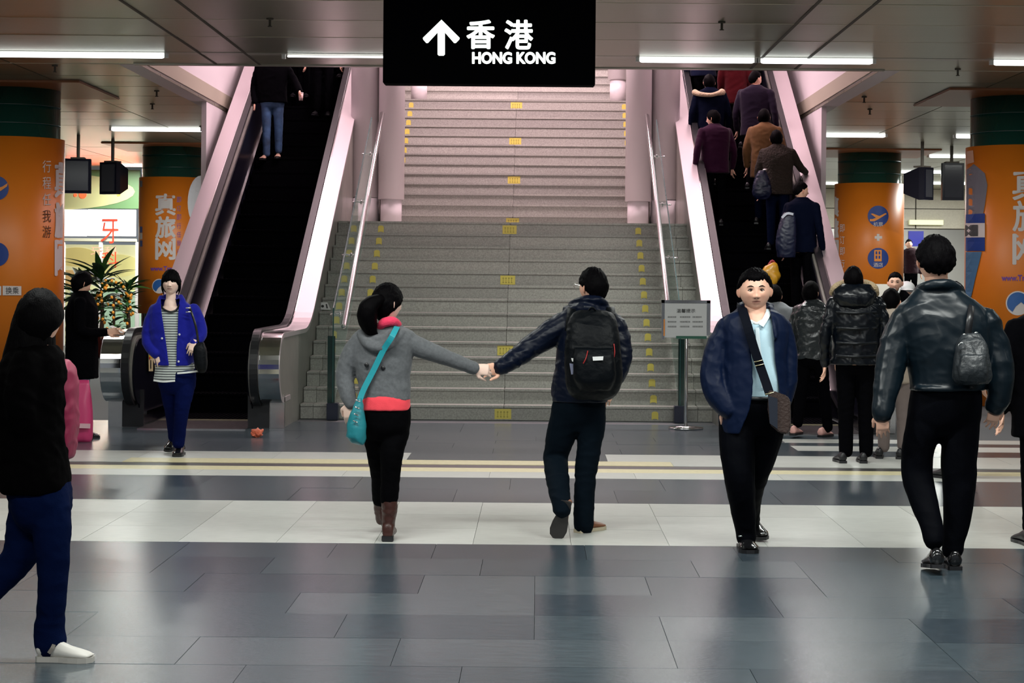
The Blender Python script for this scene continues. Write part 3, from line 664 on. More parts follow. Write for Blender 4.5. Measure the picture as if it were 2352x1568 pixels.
# ---------------------------------------------------------------- information stand
DI = 6966/(985-3-640)
ist = thing('notice_stand', 'notice board on steel post, before the stairs beside the right escalator', 'sign stand', (P(1575, 985, DI).x, DI, 0))
xb = P(1575, 985, DI).x
bm = NB(); cyl(bm, (xb, DI), .19, 0, .022, 40); cyl(bm, (xb, DI), .185, .022, .035, 40, .05); obj('base', bm, M_chrome, ist, True)
bm = NB(); tube(bm, [Vector((xb, DI, .03)), Vector((xb, DI, P(1575, 760, DI).z))], [.019]*2, 1, 14); obj('post', bm, M_chrome, ist, True)
a, b_ = P(1524, 693, DI-.02), P(1627, 776, DI-.02)
bm = NB(); box(bm, a.x, b_.x, DI-.02, DI+.01, b_.z, a.z, bev=.004); br = obj('board', bm, mat('board_white', (.60, .60, .60), .4), ist)
bm = NB()
for x0, x1, z0, z1 in ((a.x-.02, a.x+.012, b_.z-.02, a.z+.02), (b_.x-.02, b_.x+.02, b_.z+.03, a.z+.02), (a.x-.02, b_.x+.02, a.z-.012, a.z+.02)): box(bm, x0, x1, DI-.03, DI+.02, z0, z1)
obj('frame', bm, M_chrome, ist)
boxo('orange_edge', (a.x+.002, a.x+.016, DI-.034, DI-.03, b_.z+.02, b_.z+.2), M_ado, ist)
boxo('green_edge', (a.x+.14, b_.x-.02, DI-.026, DI-.02, b_.z-.01, b_.z+.02), mat('green_strip', (.01, .10, .06), .4), ist)
si = flat(DI-.024)
M_ink = mat('black_ink', (.03, .03, .03), .6); M_ink2 = mat('grey_ink', (.22, .22, .22), .6)
glyphs('温馨提示', (1554, 709, 1597, 718), si, M_ink, br, .008, 'characters')
for k, yy in enumerate((726, 737, 748)):
    for x0, x1, s_ in ((1533, 1557, '请乘客注'), (1562, 1586, '意安全小'), (1591, 1615, '心台阶请')): pass
    for x0, x1 in ((1534, 1557), (1562, 1587), (1591, 1615)):
        bm = NB(); xx = x0
        while xx < x1-3:
            w_ = random.uniform(1.5, 3.2); q0, q1 = si(xx, yy), si(xx+w_, yy+3.4); box(bm, q0.x, q1.x, DI-.0245, DI-.0235, q1.z, q0.z); xx += w_+1
        obj('print_line', bm, M_ink2, br)
# ---------------------------------------------------------------- small sign plate on the left escalator's deck
DD = 2.72/((CX-735)/F); q = P(735, 703, DD)
dp = thing('direction_plate', 'small white plate with dots on the deck of the left escalator', 'sign', (q.x, q.y, q.z-.05))
bm = NB(); a = [(711, 694), (752, 694), (760, 711), (712, 711)]
loft(bm, [[P(x, y, DD) for x, y in a], [P(x, y, DD+.02) for x, y in a]]); obj('plate', bm, M_white, dp)
for x in (722, 731, 741): poly(disc_pts(x, 703, 3.2, n=14), flat(DD-.004), M_ink, dp, 'dot')
poly([(748, 698), (751, 698), (753, 708), (750, 708)], flat(DD-.004), M_ink, dp, 'dot')
boxo('clip', (q.x-.02, q.x+.02, DD+.01, DD+.05, q.z-.16, q.z-.03), M_steel, dp)
# warning stickers on the inner lining of the left escalator
for k, (x0, x1, y0, y1) in enumerate(((308, 331, 796, 852), (334, 347, 795, 846))):
    xw = -4.222; pts = [(x0, y0), (x1, y0), (x1+1, y1), (x0+3, y1)]
    def sw(x, y, k=k):
        D = 20.25+.30*k+.25*((x-x0)/(x1-x0)); p = P(x, y, D); return Vector((-4.2, D, p.z))
    st = thing('warning_sticker', ['yellow and white warning sticker on the left newel, nearer one', 'narrow yellow warning sticker on the left newel, farther one'][k], 'sticker', (-4.22, 20.3+.3*k, .6))
    poly(pts, sw, mat('sticker_cream', (.62, .50, .28), .5), st, 'backing')
    def sw2(x, y): v = sw(x, y); v.x += .003; return v
    poly([(x0+2, y0+3), (x1-2, y0+3), (x1-2, y0+26), (x0+2, y0+26)], sw2, mat('sticker_yellow', (.65, .42, .03), .5), st, 'yellow_field')
    def sw3(x, y): v = sw(x, y); v.x += .006; return v
    if k == 0:
        for yy in (803, 812, 822): poly(disc_pts(x0+5, yy, 2.6, 3.5, n=12), sw3, mat('sticker_red', (.55, .02, .02), .5), st, 'red_dot')
    poly([(x0+8, y0+30), (x0+12, y0+30), (x0+13, y1-6), (x0+9, y1-6)], sw3, M_ink, st, 'print_bar')
# ---------------------------------------------------------------- crumpled wrapper on the floor
p = P(592, 1000, 6966/(1003+5-640)); bm = NB(); ellipsoid(bm, (0, 0, .04), (.06, .05, .045), 20, 14)
for v in bm.verts: v.co += v.co.normalized()*.028*noise.noise(v.co*38)
bmesh.ops.translate(bm, vec=(p.x, p.y-.05, .0), verts=bm.verts); o = obj('wrapper', bm, mat('wrapper_orange', (.75, .16, .08), .35), None, False, loc=(p.x, p.y-.05, 0)); tag(o, 'crumpled orange-red wrapper on the floor at the newel', 'litter')
# ================================================================ PEOPLE
M_skin = mat('skin', (.82, .47, .34), .5, attr=True)
M_skinp = mat('skin_pale', (.84, .60, .50), .5, attr=True)
M_hair = mat('hair_black', (.0018, .0015, .002), .55, spec=.03, bump=.25, bscale=70, stretch=(3, 3, .4))
M_eyew = mat('eye_white', (.55, .50, .47), .3); M_iris = mat('iris', (.01, .006, .005), .15)
def headgrid(nu, nv):
    ph = np.linspace(0, 2*np.pi, nu, endpoint=False); th = np.linspace(0, np.pi, nv+2)[1:-1]
    d = [(0, 0, 1)]+[(math.sin(t)*math.sin(p), math.sin(t)*math.cos(p), math.cos(t)) for t in th for p in ph]+[(0, 0, -1)]
    fs = []
    for i in range(nu): fs.append((0, 1+i, 1+(i+1) % nu))
    for j in range(nv-1):
        for i in range(nu): a = 1+j*nu; fs.append((a+i, a+nu+i, a+nu+(i+1) % nu, a+(i+1) % nu))
    b = 1+(nv-1)*nu
    for i in range(nu): fs.append((b+i, len(d)-1, b+(i+1) % nu))
    return np.array(d), fs
def head_pts(d, fat=1.0, feat=True):
    x = .076*fat*d[:, 0]; y = .097*d[:, 1]; z = .115*d[:, 2]
    t = np.clip(-d[:, 2], 0, 1); fr = d[:, 1] > 0
    x = x*(1-.26/fat*t**1.7); x *= 1+.03*np.exp(-((z+.02)/.03)**2)
    y = np.where(fr, y*(1-.10*t), y*(1-.42*t**1.2))
    w_ = np.clip(d[:, 1], 0, 1)**.6
    g = lambda cx, cz, sx, sz: np.exp(-((np.abs(x)-cx)/sx)**2-((z-cz)/sz)**2)
    if feat:
        nose = .011*np.exp(-(x/.009)**2)*np.clip((.020-z)/.05, 0, 1)*(z > -.036) + .016*np.exp(-(x/.013)**2-((z+.027)/.010)**2) + .010*g(.013, -.031, .007, .007)
        y = y+w_*(nose-.0085*g(.031, .006, .016, .010)+.0045*g(.028, .026, .022, .008)+.005*g(.040, -.022, .018, .018)
                  + .006*np.exp(-(x/.024)**2-((z+.056)/.014)**2)-.004*np.exp(-(x/.024)**2-((z+.056)/.0026)**2)+.006*np.exp(-(x/.022)**2-((z+.094)/.013)**2)-.003*np.exp(-(x/.02)**2-((z+.074)/.006)**2))
    return np.stack([x, y, z], 1)
HAIR = {  # hairline height by direction: (front, 45deg, side, back-side, back)
 'short': ((.066, .060, .012, -.055, -.066), .013), 'crop': ((.060, .048, .012, -.045, -.055), .010),
 'parted': ((.058, .066, .012, -.055, -.066), .015), 'bangs': ((.016, .006, -.050, -.11, -.12), .014), 'full': ((.050, .02, -.04, -.10, -.11), .014), 'thick': ((.040, .030, .000, -.072, -.085), .019)}
def rotm(face, pitch=0, tilt=0):
    ang = math.atan2(-face[0], face[1])
    return Matrix.Rotation(ang, 3, 'Z') @ Matrix.Rotation(tilt, 3, 'Y') @ Matrix.Rotation(pitch, 3, 'X')
def jn(v, f, s=0): return noise.noise(Vector((v[0]*f[0]+s, v[1]*f[1]-s*1.7, v[2]*f[2]+s*.3)))
class Person:
    def __init__(self, label, base, hero=1, skin=None, group=None):
        self.root = thing('person', label, 'person', base, group); self.L = {}; self.hero = hero; self.skin = skin or M_skin; self.heads = []
        self.D = base[1]; self.seed = random.uniform(0, 50)
    def bm(self, k):
        if k not in self.L: self.L[k] = NB()
        return self.L[k]
    def px(self, x, y, dd=0): return P(x, y, self.D+dd)
    def m(self, px): return px*self.D/F
    def limb(self, lay, pts, body=.72, k=4, flat=1):
        """pts: (x, y, r_px[, dd])"""
        q = [self.px(p[0], p[1], p[3] if len(p) > 3 else 0) for p in pts]; r = [self.m(p[2]) for p in pts]
        tube(self.bm(lay), q, r, k, 16, flat=flat)
        if body: tube(self.bm('body'), q, [a*body for a in r], k, 12)
    def rows(self, lay, rows, body=.85, sub=4, n=28, e=2.4):
        """rows: (y, xl, xr, depth_m[, dd])"""
        pts = [np.array([r[0], (r[1]+r[2])/2, (r[2]-r[1])/2, r[3], r[4] if len(r) > 4 else 0]) for r in rows]; q = catmull(pts, sub)
        for lay_, sc in ((lay, 1), ('body', body)):
            if not sc: continue
            rings = []
            for a in q:
                c = self.px(a[1], a[0], a[4]); hw = self.m(a[2])*sc; hd = a[3]/2*sc; ring = []
                for j in range(n):
                    t = 2*math.pi*j/n; cc, ss = math.cos(t), math.sin(t)
                    ring.append(c+Vector((hw*math.copysign(abs(cc)**(2/e), cc), hd*math.copysign(abs(ss)**(2/e), ss), 0)))
                rings.append(ring)
            loft(self.bm(lay_), rings)
    def head(self, c, h=.232, face=(0, 1), hair='short', pitch=0, tilt=0, fat=1.0, eyes=None, thick=None, wide=1.0, ears=True, hairmat=None):
        """c world centre of head"""
        R = rotm(face, pitch, tilt); k = h/.23; res = (150, 110) if self.hero >= 2 else ((40, 28) if self.hero == 1 else (24, 16))
        d, fs = headgrid(*res); pts = head_pts(d, fat); col = np.ones((len(pts), 3))
        if self.hero >= 1:
            lip = np.exp(-(pts[:, 0]/.022)**4-((pts[:, 2]+.0575)/.0068)**4)*(pts[:, 1] > .05); col -= lip[:, None]*np.array([.22, .42, .36]); ml = np.exp(-(pts[:, 0]/.022)**4-((pts[:, 2]+.056)/.0022)**2)*(pts[:, 1] > .05); col -= ml[:, None]*np.array([.35, .35, .35]); col = np.clip(col, .05, 1)
            chk = np.exp(-((np.abs(pts[:, 0])-.04)/.02)**2-((pts[:, 2]+.03)/.022)**2)*(pts[:, 1] > .03); col -= chk[:, None]*np.array([0, .10, .10])
        tr = lambda a: Vector(c)+R @ (Vector((a[0], a[1], a[2]))*k)
        self.heads.append(([tr(a) for a in pts], fs, col))
        if ears:
            for sx in (-1, 1):
                bm = NB(); ellipsoid(bm, (0, 0, 0), (.008, .020, .031), 14, 10)
                for v in bm.verts: v.co.x += .010*abs(v.co.y/.02)**2*sx*(1 if v.co.y < 0 else .2)
                bmesh.ops.rotate(bm, verts=bm.verts, cent=(0, 0, 0), matrix=Matrix.Rotation(sx*.35, 3, 'Z'))
                vs = [tr(v.co+Vector((sx*(.0775*fat), -.004, -.006))) for v in bm.verts]; f2 = [[v.index for v in f.verts] for f in bm.faces]; bm.free()
                self.heads.append((vs, f2, np.tile(np.array([.98, .86, .82]), (len(vs), 1))))
        # hair
        prof_, th = HAIR[hair]; th = thick or th
        d2, fs2 = headgrid(72, 44) if self.hero >= 2 else (headgrid(40, 26) if self.hero == 1 else headgrid(24, 16))
        base = head_pts(d2, fat, False); ang = np.arccos(np.clip(d2[:, 1]/np.maximum(np.hypot(d2[:, 0], d2[:, 1]), 1e-6), -1, 1))
        hl = np.interp(ang, [0, np.pi*.25, np.pi*.5, np.pi*.75, np.pi], prof_)
        ph = np.arctan2(d2[:, 0], d2[:, 1]); jag = .003*np.sin(ph*17+self.seed)+.002*np.sin(ph*29+2*self.seed)
        mk = np.clip((base[:, 2]-hl+jag)/.012, -1, 1); off = np.where(mk > 0, th*mk**.5, .012*mk)
        nz = np.array([noise.noise(Vector((q[0]*14+self.seed, q[1]*14, q[2]*6))) for q in d2*1.0])
        nf = np.array([noise.noise(Vector((a_*16+self.seed, zz*3, 0))) for a_, zz in zip(ph, d2[:, 2])])
        off = off+np.where(mk > 0, nz*.006+nf*.0035, 0)
        q = base+d2*off[:, None]*np.array([wide, 1, 1.15])
        me = bpy.data.meshes.new('hair'); me.from_pydata([tr(a) for a in q], [], fs2); link('hair', me, hairmat or M_hair, self.root, True)
        if eyes:
            fp = head_pts(headgrid(150, 110)[0], fat); fp = fp[fp[:, 1] > .02]
            ys_ = lambda x_, z_: float(fp[np.argmin((fp[:, 0]-x_)**2+(fp[:, 2]-z_)**2), 1])
            M_mouth = mat('mouth_line', (.10, .03, .02), .6, spec=.1)
            bm = NB(); tube(bm, [tr((a, ys_(a, -.0565)+.0002, -.0565-abs(a)*.06)) for a in (-.023, -.013, 0, .013, .023)], [.0007*k, .0013*k, .0016*k, .0013*k, .0007*k], 4, 8); obj('mouth_line', bm, M_mouth, self.root, True)
            for sx in (-1, 1):
                bm = NB(); ellipsoid(bm, (0, 0, 0), (.0042, .005, .0024), 12, 8)
                for v in bm.verts: v.co = tr((v.co.x+sx*.0085, v.co.y+ys_(sx*.0085, -.0375)-.001, v.co.z-.0375))
                obj('nostril', bm, M_mouth, self.root, True)
            for sx in (-1, 1):
                bm = NB(); ellipsoid(bm, (sx*.031, .0775, .006), (.0135, .0115, .0050*eyes), 16, 10)
                bmesh.ops.transform(bm, matrix=Matrix.Translation(c) @ (R.to_4x4()) @ Matrix.Scale(k, 4), verts=bm.verts); e_ = obj('eye', bm, M_eyew, self.root, True)
                bm = NB(); ellipsoid(bm, (sx*.030, .0855, .006), (.0062, .0045, .0046*eyes), 12, 8)
                bmesh.ops.transform(bm, matrix=Matrix.Translation(c) @ (R.to_4x4()) @ Matrix.Scale(k, 4), verts=bm.verts); obj('iris', bm, M_iris, e_, True)
                bm = NB(); tube(bm, [tr((sx*a, b_, z_)) for a, b_, z_ in ((.017, .086, .006), (.026, .0905, .0125), (.037, .088, .0125), (.047, .079, .006))], [.0011*k, .0019*k, .0021*k, .0012*k], 4, 8); obj('eyelid_line', bm, M_hair, self.root, True)
                bm = NB(); tube(bm, [tr((sx*a, b_, z_)) for a, b_, z_ in ((.014, .095, .0255), (.026, .0945, .031), (.038, .089, .031), (.050, .077, .025))], [.0018*k, .0030*k, .0028*k, .0012*k], 4, 8); obj('eyebrow', bm, M_hair, self.root, True)
    def neck(self, a, b, r=.058):
        tube(self.bm('body'), [Vector(a), Vector(b)], [r*1.05, r*.95], 1, 16)
    def hand(self, wrist, dirv, normal, k=1.0, curl=.5, thumb=1, spread=.15):
        """palm + five bent fingers, thumb leaving the side of the palm"""
        b = self.bm('body'); d = Vector(dirv).normalized(); n = Vector(normal); n = (n-d*n.dot(d)).normalized(); s = d.cross(n)*thumb; w0 = Vector(wrist)
        ring = []
        for t_, hw, ht in ((-.03, .026, .020), (.0, .028, .019), (.025, .036, .016), (.055, .041, .014), (.085, .040, .012), (.094, .034, .010)):
            c = w0+d*t_*k; ring.append([c+(s*hw*math.cos(a)+n*ht*math.sin(a))*k for a in [2*math.pi*j/14 for j in range(14)]])
        loft(b, ring)
        for i, (off, L_) in enumerate(((.029, .070), (.010, .078), (-.010, .072), (-.028, .056))):
            r = (.0088, .0090, .0086, .0078)[i]*k; p = w0+d*(.078 if i in (1, 2) else .072)*k+s*off*k; a = curl*(.55+.1*i); pts = [p-d*.02*k, p]; rr = [r, r]
            dd = (d+s*spread*(off/.03)).normalized()
            for seg, cc in ((.45, 1.0), (.32, 1.9), (.25, 2.5)):
                dr = dd*math.cos(a*cc)-n*math.sin(a*cc); p = p+dr*L_*seg*k; pts.append(p); rr.append(r*(1-.06*len(rr)))
            tube(b, pts, rr, 3, 10)
        p = w0+d*.018*k+s*.026*k-n*.004*k; tube(b, [p, p+(d*.5+s*.75-n*.2)*.034*k, p+(d*.5+s*.75-n*.2)*.034*k+(d*.9+s*.15-n*.45*curl*1.5)*.032*k, p+(d*.5+s*.75-n*.2)*.034*k+(d*.9+s*.15-n*.6*curl*1.5)*.052*k], [.0125*k, .0115*k, .0100*k, .0085*k], 3, 10)
    def shoe(self, heel, dirv, m_, sole=None, L_=.27, wd=.095, hgt=.085, up=(0, 0, 1), name='shoe', collar=.1):
        d = Vector(dirv).normalized(); u = Vector(up); u = (u-d*u.dot(d)).normalized(); s = d.cross(u); h = Vector(heel)
        secs = [(0, .30, .02, .75), (.04, .36, .0, 1.0), (.25, .36, .0, 1.08), (.42, .38, 0, .86), (.60, .46, 0, .62), (.78, .50, .0, .48), (.92, .42, .0, .36), (1.0, .22, .02, .20)]
        bm = NB(); rings = []
        for t_, hw, z0, z1 in secs:
            ring = []
            for j in range(16):
                a = 2*math.pi*j/16; zz = (math.sin(a)+1)/2; ww = math.cos(a)*(1 if math.sin(a) < .2 else .82)
                ring.append(h+d*t_*L_+s*ww*hw*wd*1.02+u*(.012+z0+(z1*hgt-z0)*zz))
            rings.append(ring)
        loft(bm, rings); o = obj(name, bm, m_, self.root, True)
        bm = NB(); rings = []
        for t_, hw in ((-.01, .28), (.03, .36), (.25, .34), (.42, .37), (.6, .48), (.78, .52), (.93, .43), (1.01, .2)):
            rings.append([h+d*t_*L_+s*x_*hw*wd*1.04+u*z_ for x_, z_ in ((-1, 0), (1, 0), (1, .022), (-1, .022))])
        loft(bm, rings); obj('sole', bm, sole or M_rubber, o); return o
    def build(self, lay, m_, voxel=.008, smooth=3, folds=0, ff=(9, 9, 16), cuts=None, name=None, solid=0, label=None, fine=0):
        bm = self.L.pop(lay); me = bpy.data.meshes.new('tmp'); bmesh.ops.recalc_face_normals(bm, faces=bm.faces); bm.to_mesh(me); bm.free()
        o = bpy.data.objects.new('tmp', me); COL.objects.link(o)
        r = o.modifiers.new('r', 'REMESH'); r.mode = 'VOXEL'; r.voxel_size = voxel; r.use_smooth_shade = True
        if smooth: s_ = o.modifiers.new('s', 'SMOOTH'); s_.factor = .5; s_.iterations = smooth
        dg = bpy.context.evaluated_depsgraph_get(); dg.update(); me2 = bpy.data.meshes.new_from_object(o.evaluated_get(dg)); bpy.data.objects.remove(o); bpy.data.meshes.remove(me)
        nvv = len(me2.vertices); a = np.zeros(nvv*3); me2.vertices.foreach_get('co', a); a = a.reshape(-1, 3)
        if folds:
            nr = np.zeros(nvv*3); me2.vertices.foreach_get('normal', nr); nr = nr.reshape(-1, 3); sd = self.seed
            N3 = noise.noise; disp = np.empty(nvv)
            for i in range(nvv):
                x_, y_, z_ = a[i]; wv = N3((x_*3+sd, y_*3, z_*3))*1.3
                n1 = N3((x_*ff[0]+sd+wv, y_*ff[1], z_*ff[2]+wv)); n2 = N3((x_*ff[0]*2.3+wv, y_*ff[1]*2.3+sd, z_*ff[2]*1.9+x_*9))
                disp[i] = (.35-abs(n1)*1.6)+.5*(.3-abs(n2)*1.2)
            a = a+nr*(disp*folds)[:, None]; me2.vertices.foreach_set('co', a.ravel())
        me2.materials.clear()
        if cuts:
            b2 = NB(); b2.from_mesh(me2); kill = []
            for v in b2.verts:
                X, Y, Z = v.co; dx = X*F/Y; dy = (H0-Z)*F/Y; c_, s_ = math.cos(TH), math.sin(TH); xp = CX+dx*c_-dy*s_; yp = CY+dx*s_+dy*c_
                for pl, ymax in cuts:
                    if Y < ymax and inside(xp, yp, pl): kill.append(v); break
            bmesh.ops.delete(b2, geom=kill, context='VERTS')
            for _ in range(10):
                bd = {}
                for e in b2.edges:
                    if e.is_boundary:
                        for v, o2 in ((e.verts[0], e.verts[1]), (e.verts[1], e.verts[0])): bd.setdefault(v, []).append(o2.co.copy())
                for v, ns_ in bd.items():
                    if len(ns_) == 2: v.co = v.co*.4+(ns_[0]+ns_[1])*.3
            if solid:
                bmesh.ops.solidify(b2, geom=b2.faces[:], thickness=solid)
            b2.to_mesh(me2); b2.free()
        if lay == 'body':
            verts = [tuple(v.co) for v in me2.vertices]; faces = [tuple(p.vertices) for p in me2.polygons]; cols = [np.ones((len(verts), 3))]
            for hv, hf, hc in self.heads:
                k0 = len(verts); verts += [tuple(v) for v in hv]; faces += [tuple(i+k0 for i in f) for f in hf]; cols.append(hc)
            me3 = bpy.data.meshes.new('body'); me3.from_pydata(verts, [], faces); c4 = np.concatenate([np.concatenate(cols), np.ones((len(verts), 1))], 1)
            at = me3.color_attributes.new('tint', 'FLOAT_COLOR', 'POINT'); at.data.foreach_set('color', c4.ravel()); bpy.data.meshes.remove(me2); me2 = me3
        me2.name = name or lay
        ob = link(name or lay, me2, m_, self.root, True)
        if label: ob['label'] = label
        return ob
def inside(x, y, pl):
    c = False; n = len(pl); j = n-1
    for i in range(n):
        if (pl[i][1] > y) != (pl[j][1] > y) and x < (pl[j][0]-pl[i][0])*(y-pl[i][1])/(pl[j][1]-pl[i][1])+pl[i][0]: c = not c
        j = i
    return c
def meshpart(root, name, m_, fn, smooth=True, label=None):
    bm = NB(); fn(bm); o = obj(name, bm, m_, root, smooth)
    if label: o['label'] = label
    return o
def cloth(name, col, rough=.85, sheen=.1, spec=.12, bump=.12, bscale=180, **k): return mat(name, col, rough, sheen=sheen, spec=spec, bump=bump, bscale=bscale, **k)

# ---------------------------------------------------------------- A: woman in grey jacket holding hands
DA = 6966/(1243-640)
A = Person('woman with ponytail in grey jacket and brown boots seen from behind', (P(890, 1241, DA).x, DA, 0), 2, M_skinp)
A.rows('jacket', [(748, 862, 922, .12), (756, 842, 940, .15), (768, 822, 955, .19), (790, 812, 953, .22), (825, 812, 947, .235), (860, 818, 943, .225), (890, 824, 943, .23), (918, 828, 943, .24)])
A.limb('jacket', [(830, 782, 25), (805, 820, 24), (793, 862, 22), (797, 900, 19, -.03), (808, 928, 15, -.05)])
A.limb('jacket', [(935, 785, 26), (965, 798, 23, 0), (1010, 815, 19.5, .0), (1050, 831, 17, .02), (1088, 845, 15.5, .05)])
# folded hood hanging on the back
A.limb('jacket', [(828, 764, 9, -.06), (842, 786, 12, -.10), (868, 799, 13, -.12), (897, 787, 12, -.11), (925, 764, 9, -.06)], 0)
A.limb('jacket', [(840, 762, 12, -.04), (868, 780, 14, -.09), (905, 766, 12, -.05)], 0)
A.limb('jacket', [(848, 754, 9, .0), (880, 750, 10, -.03), (918, 752, 9, .0)], 0)
A.build('jacket', cloth('grey_wool', (.118, .124, .133), noise_amt=.12, nscale=60), .0065, 3, .0048, (8, 8, 13))
A.rows('shirt', [(890, 832, 938, .2), (915, 828, 942, .245), (941, 828, 943, .25)], 0); A.build('shirt', cloth('coral_shirt', (.90, .075, .10)), .008, 2, .002, label='coral pink shirt hem showing under the jacket')
A.rows('trousers', [(930, 830, 943, .22), (960, 830, 944, .24), (985, 834, 940, .23), (1010, 846, 928, .15)], .8)
A.limb('trousers', [(866, 955, 33, .0), (865, 990, 32, .02), (868, 1040, 27, .06), (874, 1090, 23, .16), (874, 1146, 20, .30)], .75)
A.limb('trousers', [(908, 955, 34), (909, 990, 32), (900, 1040, 27, -.04), (897, 1090, 23, -.03), (894, 1146, 21, -.02)], .75)
A.build('trousers', cloth('black_trousers', (.0015, .0015, .002), sheen=0, spec=.03), .008, 6, .004)
M_boot = mat('brown_boot', (.045, .014, .010), .38, bump=.3, bscale=25)
bm = A.bm('boot'); tube(bm, [A.px(894, 1140, -.02), A.px(895, 1170, -.02), A.px(893, 1200, -.02), A.px(892, 1222, .0)], [A.m(19), A.m(18.5), A.m(15), A.m(15)], 4, 16)
bm2 = A.px(891, 1232, .04)
rings = []
for t_, hw, z1 in ((-.07, .032, .10), (-.04, .038, .13), (.02, .038, .14), (.07, .040, .10), (.12, .044, .07), (.17, .04, .06), (.20, .02, .04)):
    c = A.px(892, 1241, 0); rings.append([Vector((c.x+hw*math.cos(a), DA+t_, .012+(z1-.012)*(math.sin(a)+1)/2)) for a in [2*math.pi*j/14 for j in range(14)]])
loft(bm, rings); bt = A.build('boot', M_boot, .007, 3, .003, (10, 10, 30))
c = A.px(892, 1241, 0); meshpart(A.root, 'boot_heel', M_rubber, lambda b: box(b, c.x-.036, c.x+.036, DA-.075, DA-.01, 0, .035, .004), False)
bm = A.bm('boot'); tube(bm, [A.px(872, 1140, .30), A.px(872, 1168, .33), A.px(874, 1195, .36)], [A.m(16), A.m(14), A.m(11)], 4, 16)
rings = []
for t_, hw, z0, z1 in ((.28, .03, .07, .15), (.33, .034, .05, .19), (.40, .034, .02, .17), (.46, .038, 0, .11), (.52, .040, 0, .075), (.56, .02, .005, .05)):
    c = A.px(874, 1225, 0); rings.append([Vector((c.x+.0+hw*math.cos(a), DA+t_, z0+(z1-z0)*(math.sin(a)+1)/2)) for a in [2*math.pi*j/14 for j in range(14)]])
loft(bm, rings); A.build('boot', M_boot, .007, 3, .003, (10, 10, 30))
hc = A.px(889, 697, .0); A.head(hc, .225, (.72, .70), 'full', pitch=-.05, thick=.016)
A.neck(A.px(888, 762), A.px(888, 715), .05)
A.hand(A.px(800, 928, -.05), (.05, .02, -1), (-.3, -1, 0), .92, .6, 1)
A.hand(A.px(1090, 846, .05), (.86, .05, -.10), (.1, -1, .25), .95, 1.0, 1)
A.build('body', A.skin, .0055, 2)
def pony(b):
    tube(b, [A.px(872, 688, -.09), A.px(855, 697, -.12), A.px(845, 712, -.13), A.px(845, 735, -.12), A.px(853, 757, -.10), A.px(862, 768, -.09)], [A.m(13), A.m(19), A.m(23), A.m(22), A.m(16), A.m(6)], 5, 20)
    for v in b.verts: v.co.x += .006*noise.noise(v.co*22); v.co.y += .006*noise.noise(v.co*25)
meshpart(A.root, 'ponytail', M_hair, pony)
meshpart(A.root, 'collar', cloth('pink_scarf', (.80, .05, .12), bump=.5, bscale=30), lambda b: tube(b, [A.px(872, 752, -.05), A.px(882, 741, -.075), A.px(902, 738, -.06), A.px(914, 746, .0), A.px(905, 748, .06), A.px(880, 748, .06), A.px(868, 750, 0)], [A.m(8), A.m(11), A.m(11), A.m(9), A.m(8), A.m(8), A.m(8)], 5, 14), label='bright pink neck scarf')
for x, y in ((842, 838), (880, 845)): meshpart(A.root, 'button', mat('dark_button', (.01, .01, .012), .3), lambda b: ellipsoid(b, A.px(x, y, -.118), (.014, .006, .014)))
for pts in ([(910, 690), (918, 696), (919, 703)],): meshpart(A.root, 'glasses', M_rubber, lambda b: tube(b, [A.px(x, y, .05-.02*i) for i, (x, y) in enumerate(pts)], [.0025]*3, 4, 6))
# teal cross-body bag
bag = thing('shoulder_bag', 'small teal bag on a long teal strap at the hip of the grey jacket woman', 'bag', A.px(818, 1000, -.13))
M_teal = mat('teal_leather', (.02, .21, .25), .3, bump=.3, bscale=14); M_tstrap = mat('teal_strap', (.012, .30, .36), .55)
bm = NB()
rings = []
for y, xl, xr, dep in ((914, 822, 832, .03), (930, 812, 834, .05), (955, 803, 838, .085), (980, 797, 842, .10), (1002, 796, 840, .10), (1016, 808, 838, .07), (1021, 822, 836, .04)):
    c0, hw = A.px((xl+xr)/2, y, -.14), A.m((xr-xl)/2); rings.append([c0+Vector((hw*math.cos(a), dep/2*math.sin(a), 0)) for a in [2*math.pi*j/20 for j in range(20)]])
loft(bm, rings)
bmesh.ops.subdivide_edges(bm, edges=bm.edges, cuts=2, use_grid_fill=True)
for v in bm.verts: v.co += Vector((1, 1, 0))*.006*noise.noise(v.co*26)
obj('pouch', bm, M_teal, bag, True)
bm = NB(); ribbon(bm, [A.px(912, 750, -.06), A.px(904, 766, -.165), A.px(896, 780, -.175), A.px(880, 805, -.150), A.px(858, 850, -.135), A.px(835, 895, -.135), A.px(824, 925, -.14)], A.m(13), .004, (0, -1, 0)); obj('strap', bm, M_tstrap, bag)
for y in (918, 934, 950, 966): meshpart(bag, 'trim_ring', M_chrome, lambda b: tube(b, [A.px(818-(y-918)*.12, y, -.20+.0), A.px(826-(y-918)*.12, y+4, -.20)], [.005, .005], 1, 8))

# ---------------------------------------------------------------- B: man with backpack
DBm = 6966/(1222-641)
B = Person('man in dark padded jacket with backpack holding the grey jacket woman by the hand', (P(1340, 1221, DBm).x, DBm, 0), 2)
B.rows('jacket', [(686, 1318, 1388, .15), (700, 1312, 1390, .17), (712, 1294, 1408, .2), (728, 1282, 1424, .24), (760, 1278, 1426, .27), (800, 1279, 1422, .28), (850, 1274, 1414, .28), (890, 1266, 1406, .28), (922, 1268, 1394, .27)])
B.limb('jacket', [(1300, 748, 35), (1262, 768, 31, -.01), (1215, 800, 26, -.03), (1178, 826, 22, -.10), (1150, 843, 19, -.17)])
B.limb('jacket', [(1408, 748, 31), (1426, 790, 26, -.02), (1428, 835, 22, -.04), (1414, 868, 19, -.02), (1396, 890, 16, .04)])
B.limb('jacket', [(1316, 700, 11, .02), (1345, 690, 13, -.07), (1376, 692, 13, -.06), (1390, 706, 11, .02)], 0)
